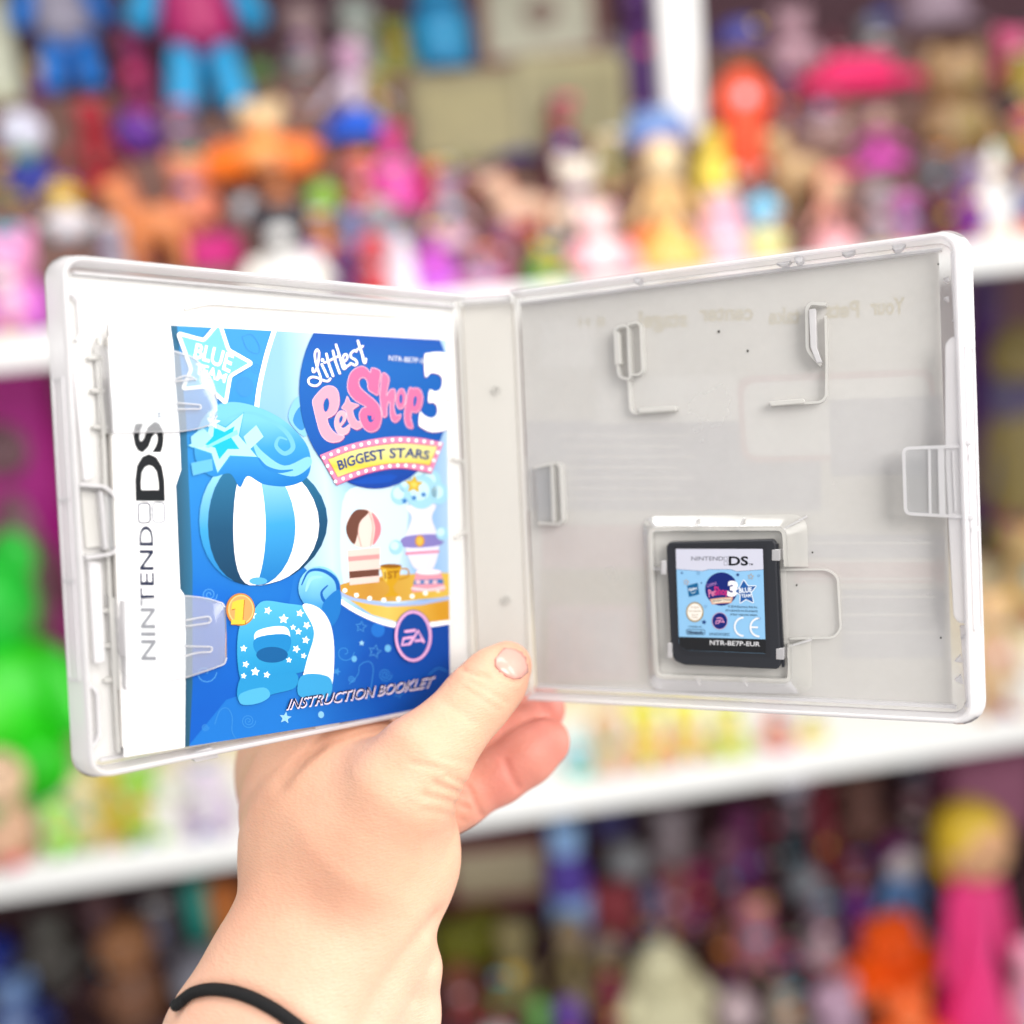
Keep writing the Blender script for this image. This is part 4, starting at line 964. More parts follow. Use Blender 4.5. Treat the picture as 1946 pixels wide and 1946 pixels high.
bs_.inputs['Roughness'].default_value = .5; bs_.inputs['Specular IOR Level'].default_value = .35
bs_.inputs['Subsurface Weight'].default_value = .18; bs_.inputs['Subsurface Radius'].default_value = (.006, .002, .001); bs_.inputs['Subsurface Scale'].default_value = 1.0
# fine skin grain: small cells stretched across the limb
mp = N.new('ShaderNodeMapping'); mp.inputs['Scale'].default_value = (700, 700, 1900); vo = N.new('ShaderNodeTexVoronoi'); vo.inputs['Scale'].default_value = 1
n2 = N.new('ShaderNodeTexNoise'); n2.inputs['Scale'].default_value = 260; n2.inputs['Detail'].default_value = 5
ad = N.new('ShaderNodeMath'); ad.operation = 'MULTIPLY_ADD'; ad.inputs[1].default_value = .5
bp = N.new('ShaderNodeBump'); bp.inputs['Strength'].default_value = .36; bp.inputs['Distance'].default_value = .0005
L.new(tc.outputs['Object'], mp.inputs[0]); L.new(mp.outputs[0], vo.inputs['Vector']); L.new(tc.outputs['Object'], n2.inputs['Vector'])
L.new(vo.outputs['Distance'], ad.inputs[0]); L.new(n2.outputs['Fac'], ad.inputs[2]); L.new(ad.outputs[0], bp.inputs['Height']); L.new(bp.outputs[0], bs_.inputs['Normal'])
VW = (WC @ V.T).T
hand = from_pd('hand', [tuple(v) for v in VW], [tuple(int(i) for i in f) for f in F], SKIN, PERS, Matrix.Identity(4))
hand.data.set_sharp_from_angle(angle=R(180))
ca = hand.data.color_attributes.new('tone', 'FLOAT_COLOR', 'POINT')
base = np.array(lin('#dbac90')); pink = np.array(lin('#c87068')); pale = np.array(lin('#e3bca6'))
def chain_w(nm, r):
    best = np.full(len(V), 1e9)
    for (x0, y0, d0, r0), (x1, y1, d1, r1) in zip(LIMBS[nm][0], LIMBS[nm][0][1:]):
        a_, b_c = cp(x0, y0, d0), cp(x1, y1, d1); ab = b_c - a_; t_ = np.clip(((V - a_) @ ab) / (ab @ ab), 0, 1)
        best = np.minimum(best, np.linalg.norm(V - a_ - t_[:, None] * ab, axis=1))
    return np.clip(1.6 - best / r, 0, 1)
wp = np.maximum(chain_w('ring', .0125), chain_w('middle', .0125)) * np.clip((V[:, 0] + .026) / .022, 0, 1) * .8
tipw = np.exp(-(np.linalg.norm(V - cp(975, 1262, .297), axis=1) / .006) ** 2) * .22
pw = np.clip((-.105 - V[:, 1]) / .05, 0, 1) * .8
c_ = base[None] * (1 - pw[:, None]) + pale[None] * pw[:, None]
c_ = c_ * (1 - (wp + tipw)[:, None].clip(0, 1)) + pink[None] * (wp + tipw)[:, None].clip(0, 1)
ca.data.foreach_set('color', np.concatenate([c_, np.ones((len(V), 1))], 1).astype(np.float32).ravel())
# thumb nail: a slightly raised shell over the skin
nv, nf = [], []
npx = [((950, 1240), (958, 1231)), ((940, 1253), (970, 1231)), ((940, 1266), (982, 1233)), ((948, 1277), (993, 1239)), ((961, 1286), (1001, 1249)), ((975, 1291), (1004, 1263)), ((990, 1290), (1004, 1278))]
K = 8
for i, (pa, pb) in enumerate(npx):
    for k in range(K + 1):
        s = k / K; q = skin_hit(pa[0] * (1 - s) + pb[0] * s, pa[1] * (1 - s) + pb[1] * s)
        if q is None: q = cp(pa[0] * (1 - s) + pb[0] * s, pa[1] * (1 - s) + pb[1] * s, .3005)
        nv.append(tuple(c2w(q * (1 - (.0003 if 0 < k < K and 0 < i < len(npx) - 1 else -.0002) / q[2]))))
for i in range(len(npx) - 1):
    for k in range(K): nf.append((i * (K + 1) + k, (i + 1) * (K + 1) + k, (i + 1) * (K + 1) + k + 1, i * (K + 1) + k + 1))
o = from_pd('thumb_nail', nv, nf, mat('#dc9f92', .22, .5, coat=.3), PERS, Matrix.Identity(4))
bm = bmesh.new(); bm.from_mesh(o.data); bmesh.ops.solidify(bm, geom=bm.faces[:], thickness=.0003); bmesh.ops.recalc_face_normals(bm, faces=bm.faces[:]); bm.to_mesh(o.data); bm.free()
# black hair tie round the wrist
ring = []
for px, py in [(338, 1908), (352, 1896), (368, 1886), (400, 1880), (440, 1884), (480, 1897), (520, 1918), (560, 1946), (600, 1978), (640, 2014)]:
    q = skin_hit(px, py)
    ring.append(q if q is not None else None)
pts = [q * (1 - .0002 / q[2]) for q in ring if q is not None]
cen = cp(600, 1975, .269)
back = []
a0, a1 = pts[-1] - cen, pts[0] - cen
for k in range(1, 9):                     # the far side, out of sight round the arm
    t_ = k / 9; v_ = a0 * (1 - t_) + a1 * t_; v_[2] = abs(v_[2]) * .2 + .034 * math.sin(math.pi * t_); v_ = v_ / np.linalg.norm(v_) * (.036)
    back.append(cen + v_)
loop = catmull([tuple(p) for p in pts + back], 6, True)
cu = []; fv = []
n = len(loop); rad = .00165
for i in range(n):
    a_, b_c = np.array(loop[i - 1]), np.array(loop[(i + 1) % n]); t_ = b_c - a_; t_ /= np.linalg.norm(t_); u_ = np.cross(t_, [0, 0, 1.]); u_ /= np.linalg.norm(u_); w_ = np.cross(t_, u_)
    for k in range(10): cu.append(tuple(c2w(np.array(loop[i]) + rad * (math.cos(k * R(36)) * u_ + math.sin(k * R(36)) * w_))))
for i in range(n):
    for k in range(10): fv.append((i * 10 + k, ((i + 1) % n) * 10 + k, ((i + 1) % n) * 10 + (k + 1) % 10, i * 10 + (k + 1) % 10))
tie = from_pd('hair_tie', cu, fv, mat('#141416', .75, .3, noise=.3))
tm = tie.data.materials[0].node_tree; wv = tm.nodes.new('ShaderNodeTexWave'); wv.inputs['Scale'].default_value = 420; wv.inputs['Distortion'].default_value = 3
wt = tm.nodes.new('ShaderNodeTexCoord'); wb = tm.nodes.new('ShaderNodeBump'); wb.inputs['Strength'].default_value = .8; wb.inputs['Distance'].default_value = .0006
tm.links.new(wt.outputs['Object'], wv.inputs['Vector']); tm.links.new(wv.outputs['Fac'], wb.inputs['Height']); tm.links.new(wb.outputs[0], tm.nodes['Principled BSDF'].inputs['Normal'])
tag(tie, 'thin black elastic hair tie worn round the wrist', 'hair tie')
bm = bmesh.new(); bm.from_mesh(tie.data); bmesh.ops.recalc_face_normals(bm, faces=bm.faces[:]); bm.to_mesh(tie.data); bm.free()
bm = bmesh.new(); bm.from_mesh(hand.data); bmesh.ops.recalc_face_normals(bm, faces=bm.faces[:]); bm.to_mesh(hand.data); bm.free()
# ------------------------------------------------------------------ shelves of toys behind
Y0 = 1.62                                     # front edge of the shelves
def on_plane(px, py, Y):
    r = ray(px, py); return r * (Y / r[1])
def to_px(P):
    c = WC.T @ np.array(P, float); return 973 + F_PX * c[0] / c[2], 973 - F_PX * c[1] / c[2], c[2]
Z_UP = np.mean([on_plane(0, 641, Y0)[2], on_plane(1900, 452, Y0)[2]])
Z_LO = np.mean([on_plane(0, 1662, Y0)[2], on_plane(1900, 1372, Y0)[2]])
Z_BT = Z_LO - (Z_UP - Z_LO)
X_L, X_R = -1.6, 2.6
THK = .055
WHITE = mat('#f4f4f2', .45, .4)
SHELF = empty('display_shelf', Matrix.Translation((0, Y0, Z_BT)))
tag(SHELF, 'white wall shelving crowded with toys, out of focus behind the hand', 'shelving')
def boxm(bm, x0, x1, y0, y1, z0, z1, bev=0.0):
    vs = [bm.verts.new((x, y, z)) for x in (x0, x1) for y in (y0, y1) for z in (z0, z1)]
    fs = [bm.faces.new([vs[i] for i in f]) for f in ((0, 1, 3, 2), (4, 6, 7, 5), (0, 4, 5, 1), (2, 3, 7, 6), (0, 2, 6, 4), (1, 5, 7, 3))]
    if bev: bmesh.ops.bevel(bm, geom=list({e for f in fs for e in f.edges}), offset=bev, segments=2, affect='EDGES')
def sbox(name, x0, x1, y0, y1, z0, z1, m, parent, org, bev=.004):
    bm = bmesh.new(); boxm(bm, x0 - org[0], x1 - org[0], y0 - org[1], y1 - org[1], z0 - org[2], z1 - org[2], bev); return from_bm(name, bm, m, parent, Matrix.Identity(4))
SO = (0, Y0, Z_BT); DEEP_ = .92
for z in (Z_UP, Z_LO, Z_BT, Z_UP + (Z_UP - Z_LO)): sbox('shelf_board', X_L, X_R, Y0, Y0 + DEEP_, z - THK, z, WHITE, SHELF, SO)
sbox('back_panel', X_L, X_R, Y0 + DEEP_, Y0 + DEEP_ + .02, Z_BT - .2, Z_UP + 1.0, mat('#7a5a64', .8), SHELF, SO)
for xx in (X_L, X_R): sbox('upright', xx - .02, xx + .02, Y0 + .02, Y0 + DEEP_, Z_BT - .2, Z_UP + 1.0, WHITE, SHELF, SO)
xpole = on_plane(1288, 100, Y0 + .32)[0]
sbox('upright', xpole - .036, xpole + .036, Y0 + .29, Y0 + .345, Z_UP + .1, Z_UP + .829, WHITE, SHELF, SO)
# stepped risers on each board
TD, TH = .085, .078
def riser(z, n, label, hexc, inset=.10, th=TH):
    o = empty('display_riser', Matrix.Translation((0, Y0, z))); tag(o, label, 'riser')
    for k in range(n):
        bm = bmesh.new(); boxm(bm, X_L + .03, X_R - .03, inset + k * TD, inset + (k + 1) * TD if k < n - 1 else DEEP_ - .01, .0006, (k + 1) * th, .003)
        from_bm('step', bm, mat(hexc, .9, .2, noise=.3), o, Matrix.Identity(4))
    return [(Y0 + .05, z)] + [(Y0 + inset + (k + .5) * TD, z + (k + 1) * th) for k in range(n)]
TIERS = {'U': riser(Z_UP, 6, 'stepped display riser under the crowd of toys on the upper shelf', '#7d6058'),
         'M': riser(Z_LO, 3, 'stepped display riser at the back of the middle shelf', '#e8d8b8', .30, .06),
         'B': riser(Z_BT, 8, 'stepped dark display riser under the toys of the lowest shelf', '#4c3438', .06, .082)}

def sph(bm, c, r, u=18, v=12, rot=None):
    m = Matrix.Translation(c) @ (rot or Matrix.Identity(4)) @ Matrix.Diagonal((*r, 1))
    bmesh.ops.create_uvsphere(bm, u_segments=u, v_segments=v, radius=1, matrix=m)
def lathe(bm, prof_, n=20, cx_=0, cy_=0):
    rings = [[bm.verts.new((cx_ + r * math.cos(2 * math.pi * k / n), cy_ + r * math.sin(2 * math.pi * k / n), z)) for k in range(n)] for r, z in prof_]
    for a_, b_c in zip(rings, rings[1:]):
        for k in range(n): bm.faces.new((a_[k], a_[(k + 1) % n], b_c[(k + 1) % n], b_c[k]))
    bm.faces.new(rings[0][::-1]); bm.faces.new(rings[-1])
def limb(bm, a_, b_c, r0, r1, n=10):
    a_, b_c = Vector(a_), Vector(b_c); q = (b_c - a_).to_track_quat('Z', 'Y').to_matrix().to_4x4(); ln = (b_c - a_).length
    rings = []
    for t_, r in ((0, r0 * .6), (.06, r0 * .92), (.15, r0), (.85, r1), (.95, r1 * .9), (1, r1 * .5)):
        rings.append([bm.verts.new(a_ + q.to_3x3() @ Vector((r * math.cos(2 * math.pi * k / n), r * math.sin(2 * math.pi * k / n), ln * t_))) for k in range(n)])
    for x, y in zip(rings, rings[1:]):
        for k in range(n): bm.faces.new((x[k], x[(k + 1) % n], y[(k + 1) % n], y[k]))
    bm.faces.new(rings[0][::-1]); bm.faces.new(rings[-1])
def part(name, root, m, fn):
    bm = bmesh.new(); fn(bm); return from_bm(name, bm, mat(m, .38, .5, noise=.3) if isinstance(m, str) else m, root, Matrix.Identity(4))
DARK = '#241d22'
def eyes(root, z, y, dx, r):
    for s in (-1, 1): part('eye', root, DARK, lambda bm: sph(bm, (s * dx, y, z), (r, r * .5, r * 1.2), 10, 8))

# every builder fills a box w wide, h tall, d deep standing on z = 0, facing -y
def k_doll(o, w, h, c):
    skin, hair, top, skirt = c[:4]; r = min(w * .42, h * .17); zc = h - r * 1.12
    part('head', o, skin, lambda bm: sph(bm, (0, 0, zc), (r * .9, r * .88, r)))
    part('hair', o, hair, lambda bm: (sph(bm, (0, r * .16, zc + r * .2), (r * 1.0, r * .92, r * .92)), sph(bm, (0, r * .5, zc - r * .5), (r * .85, r * .5, r * 1.0))))
    zb = zc - r * .9; hs_ = zb * .52
    part('body', o, top, lambda bm: lathe(bm, [(r * .3, zb + r * .1), (r * .62, zb - r * .15), (r * .5, hs_ + r * .25), (r * .55, hs_)][::-1]))
    part('skirt', o, skirt, lambda bm: lathe(bm, [(w * .5, 0.002), (w * .49, hs_ * .12), (w * .34, hs_ * .6), (r * .56, hs_ * 1.02)]))
    for s in (-1, 1): part('arm', o, top if len(c) < 5 else c[4], lambda bm: limb(bm, (s * r * .55, 0, zb - r * .15), (s * w * .46, -r * .2, hs_ * .95), r * .24, r * .2))
    eyes(o, zc, -r * .84, r * .34, r * .09)
def k_robe(o, w, h, c):
    skin, cap, robe = c[:3]; r = min(w * .4, h * .13); zc = h - r * 1.5
    part('head', o, skin, lambda bm: sph(bm, (0, 0, zc), (r * .92, r * .9, r)))
    part('cap', o, cap, lambda bm: lathe(bm, [(r * 1.12, zc + r * .25), (r * 1.1, zc + r * .7), (r * .8, zc + r * 1.3), (r * .1, zc + r * 1.5)]))
    part('robe', o, robe, lambda bm: lathe(bm, [(w * .5, .002), (w * .47, h * .2), (w * .4, h * .5), (r * .8, zc - r * 1.2), (r * .35, zc - r * .7)]))
    for s in (-1, 1): part('sleeve', o, robe, lambda bm: limb(bm, (s * r * .6, 0, zc - r * 1.2), (s * w * .42, -w * .3, h * .42), r * .35, r * .42))
    eyes(o, zc, -r * .86, r * .34, r * .1)
def k_plush(o, w, h, c):
    body, head, limbc, inner = (list(c) + [c[-1]] * 4)[:4]; R_ = w * .40; hr = min(w * .40, h * .25); zc = h - hr * 1.2
    part('body', o, body, lambda bm: sph(bm, (0, 0, (zc - hr * .6) * .5), (R_, R_ * .8, (zc - hr * .5) * .52)))
    part('tummy', o, inner, lambda bm: sph(bm, (0, -R_ * .42, (zc - hr * .6) * .5), (R_ * .62, R_ * .5, (zc - hr * .5) * .36)))
    part('head', o, head, lambda bm: sph(bm, (0, -R_ * .05, zc), (hr * 1.02, hr * .92, hr)))
    part('muzzle', o, inner, lambda bm: sph(bm, (0, -hr * .85, zc - hr * .25), (hr * .45, hr * .35, hr * .34)))
    for s in (-1, 1):
        part('ear', o, head, lambda bm: sph(bm, (s * hr * .78, 0, zc + hr * .72), (hr * .36, hr * .2, hr * .44)))
        part('arm', o, limbc, lambda bm: limb(bm, (s * R_ * .75, -R_ * .1, (zc - hr * .6) * .8), (s * w * .47, -R_ * .5, (zc - hr) * .38), w * .11, w * .12))
        part('leg', o, limbc, lambda bm: limb(bm, (s * R_ * .5, -R_ * .2, w * .14), (s * w * .36, -R_ * 1.3, w * .13), w * .13, w * .14))
    eyes(o, zc + hr * .15, -hr * .86, hr * .36, hr * .1)
def k_bigdoll(o, w, h, c):
    """long-limbed plush sitting with its legs hanging apart"""
    body, head, limbc = c[:3]
    part('body', o, body, lambda bm: lathe(bm, [(w * .12, h * .26), (w * .27, h * .32), (w * .3, h * .45), (w * .22, h * .68), (w * .1, h * .74)]))
    part('head', o, head, lambda bm: sph(bm, (0, 0, h * .86), (w * .24, w * .22, h * .14)))
    part('muzzle', o, head, lambda bm: sph(bm, (0, -w * .2, h * .83), (w * .12, w * .09, h * .05)))
    for s in (-1, 1):
        part('arm', o, limbc, lambda bm: limb(bm, (s * w * .2, -.01, h * .66), (s * w * .44, -w * .15, h * .36), w * .09, w * .11))
        part('leg', o, limbc, lambda bm: limb(bm, (s * w * .12, -w * .02, h * .34), (s * w * .20, -w * .12, .012), w * .12, w * .13))
    eyes(o, h * .88, -w * .2, w * .09, w * .025)
def k_fig(o, w, h, c):
    head, body, base = (list(c) + [c[-1]] * 3)[:3]; r = min(w * .46, h * .26)
    part('head', o, head, lambda bm: sph(bm, (0, 0, h - r), (r, r * .9, r)))
    part('body', o, body, lambda bm: lathe(bm, [(w * .30, h * .05), (w * .42, h * .12), (w * .44, h * .3), (w * .3, (h - 2 * r) * .9), (r * .4, h - r * 1.7)]))
    part('base', o, base, lambda bm: lathe(bm, [(w * .46, .001), (w * .47, h * .04), (w * .42, h * .075)]))
    for s in (-1, 1): part('arm', o, body, lambda bm: limb(bm, (s * w * .28, 0, (h - 2 * r) * .85), (s * w * .46, -w * .2, h * .26), w * .09, w * .1))
    eyes(o, h - r * .95, -r * .84, r * .36, r * .1)
def k_pony(o, w, h, c):
    coat, mane = (list(c) + [c[-1]])[:2]
    def body(bm):
        sph(bm, (0, 0, h * .46), (w * .34, w * .17, h * .2)); limb(bm, (-w * .22, 0, h * .5), (-w * .3, 0, h * .82), w * .13, w * .1); sph(bm, (-w * .34, 0, h * .82), (w * .16, w * .1, h * .12))
    part('body', o, coat, body)
    part('mane', o, mane, lambda bm: (sph(bm, (-w * .22, 0, h * .84), (w * .08, w * .07, h * .16)), sph(bm, (-w * .16, 0, h * .66), (w * .07, w * .07, h * .14))))
    part('tail', o, mane, lambda bm: limb(bm, (w * .3, 0, h * .55), (w * .45, 0, h * .2), w * .05, w * .09))
    for x in (-.22, .22):
        for y in (-.09, .09): part('leg', o, coat, lambda bm: limb(bm, (x * w, y * w, h * .4), (x * w, y * w, .0015), w * .08, w * .07))
def k_ball(o, w, h, c):
    a_, b_c = (list(c) + [c[-1]])[:2]; r = min(w, h) / 2
    part('ball', o, a_, lambda bm: sph(bm, (0, 0, r), (r, r, r), 24, 16))
    part('band', o, b_c, lambda bm: lathe(bm, [(r * .985, r * .88), (r * 1.012, r * .92), (r * 1.012, r * 1.08), (r * .985, r * 1.12)], 28))
def k_box(o, w, h, c):
    a_, b_c = (list(c) + [c[-1]])[:2]; d = w * .45
    part('carton', o, a_, lambda bm: boxm(bm, -w / 2, w / 2, -d / 2, d / 2, .001, h, .004))
    part('front_panel', o, b_c, lambda bm: boxm(bm, -w * .4, w * .4, -d / 2 - .004, -d / 2 - .0005, h * .12, h * .88, .0015))
    part('lid_flap', o, a_, lambda bm: boxm(bm, -w * .47, w * .47, -d * .46, d * .1, h + .0006, h + .006, .001))
def k_frame(o, w, h, c):
    a_, b_c = c[:2]; b = min(w, h) * .13
    part('frame', o, a_, lambda bm: [boxm(bm, *q, .004) for q in ((-w / 2, w / 2, -.02, .02, .001, b), (-w / 2, w / 2, -.02, .02, h - b, h), (-w / 2, -w / 2 + b, -.0195, .0195, b + .0005, h - b - .0005), (w / 2 - b, w / 2, -.0195, .0195, b + .0005, h - b - .0005))])
    part('picture', o, b_c, lambda bm: boxm(bm, -w / 2 + b - .002, w / 2 - b + .002, -.006, .004, b - .002, h - b + .002, .001))
    part('stay', o, a_, lambda bm: limb(bm, (0, .02, h * .7), (0, h * .3, .012), .012, .012))
    if len(c) > 2: part('motif', o, c[2], lambda bm: sph(bm, (w * .02, -.008, h * .55), (w * .14, .003, h * .16)))
def k_bottle(o, w, h, c):
    a_, b_c = c[:2]
    part('bottle', o, a_, lambda bm: lathe(bm, [(w * .44, .001), (w * .48, h * .03), (w * .48, h * .62), (w * .3, h * .74), (w * .24, h * .78)]))
    part('cap', o, b_c, lambda bm: lathe(bm, [(w * .34, h * .775), (w * .36, h * .8), (w * .36, h * .97), (w * .3, h)]))
    part('sticker', o, b_c, lambda bm: lathe(bm, [(w * .481, h * .2), (w * .49, h * .21), (w * .49, h * .44), (w * .481, h * .45)]))
def k_hat(o, w, h, c):
    a_, b_c = (list(c) + [c[-1]])[:2]
    part('crown', o, a_, lambda bm: lathe(bm, [(w * .34, .02), (w * .36, h * .3), (w * .30, h * .85), (w * .18, h), (w * .02, h * 1.0)]))
    part('brim', o, a_, lambda bm: lathe(bm, [(w * .3, .001), (w * .5, .004), (w * .5, h * .08), (w * .34, h * .16)]))
    part('ribbon', o, b_c, lambda bm: lathe(bm, [(w * .352, h * .16), (w * .37, h * .18), (w * .368, h * .34), (w * .345, h * .36)]))
def k_ghost(o, w, h, c):
    a_, b_c = (list(c) + [c[-1]])[:2]
    part('body', o, a_, lambda bm: lathe(bm, [(w * .44, .001), (w * .5, h * .05), (w * .42, h * .4), (w * .28, h * .72), (w * .16, h * .9), (w * .03, h)]))
    for s in (-1, 1): part('arm', o, a_, lambda bm: limb(bm, (s * w * .3, 0, h * .55), (s * w * .46, -w * .15, h * .38), w * .09, w * .1))
    part('scarf', o, b_c, lambda bm: lathe(bm, [(w * .30, h * .66), (w * .33, h * .68), (w * .30, h * .74), (w * .26, h * .75)]))
    eyes(o, h * .82, -w * .2, w * .07, w * .025)
def k_car(o, w, h, c):
    a_, b_c = (list(c) + [c[-1]])[:2]
    part('body', o, a_, lambda bm: (boxm(bm, -w / 2, w / 2, -w * .2, w * .2, h * .16, h * .58, h * .1), boxm(bm, -w * .3, w * .26, -w * .17, w * .17, h * .5, h, h * .12)))
    for x in (-.3, .3):
        for s in (-1, 1): part('wheel', o, DARK, lambda bm: sph(bm, (x * w, s * w * .2, h * .17), (h * .17, h * .07, h * .17)))
    part('bumper', o, b_c, lambda bm: boxm(bm, -w * .51, w * .51, -w * .212, w * .212, h * .26, h * .36, .004))
KIND = dict(doll=k_doll, robe=k_robe, plush=k_plush, bigdoll=k_bigdoll, fig=k_fig, pony=k_pony, ball=k_ball, box=k_box, frame=k_frame, bottle=k_bottle, hat=k_hat, ghost=k_ghost, car=k_car)

TRIM = ['#f2e8e0', '#e03a6a', '#2a5ab8', '#f0c030', '#3a9a4a', '#7a3a9a', '#f08a3a', '#30a8c0', '#2a2430', '#f4b8c8']
def trim(o, kind, w, h):
    """a bow on the head and something on the chest, as most of these toys wear"""
    c1, c2, c3 = random.sample(TRIM, 3); s = w * (.13 if kind != 'bigdoll' else .08)
    zt = h * (.93 if kind not in ('fig',) else .9); yt = -w * .22; zc = h * (.5 if kind != 'ghost' else .58)
    part('bow', o, c1, lambda bm: [sph(bm, (x * s + w * .12, yt, zt), (s * .8, s * .45, s * .6), 10, 8) for x in (-.8, .8)])
    part('bib', o, c2, lambda bm: sph(bm, (0, -w * .3, zc), (w * .17, w * .12, h * .07), 12, 8))
    for x in (-1, 1): part('shoe', o, c3, lambda bm: sph(bm, (x * w * .22, -w * .34, h * .045), (w * .13, w * .16, h * .043), 12, 8))

def toy(shelf, kind, name, cat, x0, y0, x1, y1, cols, label, tier=None):
    xc = (x0 + x1) / 2; T_ = TIERS[shelf]; best = None
    for k, (Y, z) in enumerate(T_):
        X = on_plane(xc, y1, Y)[0]; py = to_px((X, Y, z))[1]
        e = abs(py - y1) if tier is None else abs(k - tier)
        if best is None or e < best[0]: best = (e, k, Y, z, X)
    _, k, Y, z, X = best
    top = on_plane(xc, y0, Y)[2]; dep = to_px((X, Y, z))[2]
    w = (x1 - x0) * dep / F_PX; h = max(top - z, w * .35)
    o = empty(name, Matrix.Translation((X, Y + random.uniform(-.008, .008), z)) @ Matrix.Rotation(random.uniform(-.22, .22) - math.atan2(-X, Y) * .0, 4, 'Z'))
    tag(o, label, cat, 'toys on the shelves')
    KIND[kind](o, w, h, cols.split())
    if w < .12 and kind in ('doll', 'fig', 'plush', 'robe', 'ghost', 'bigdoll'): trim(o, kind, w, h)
    return o
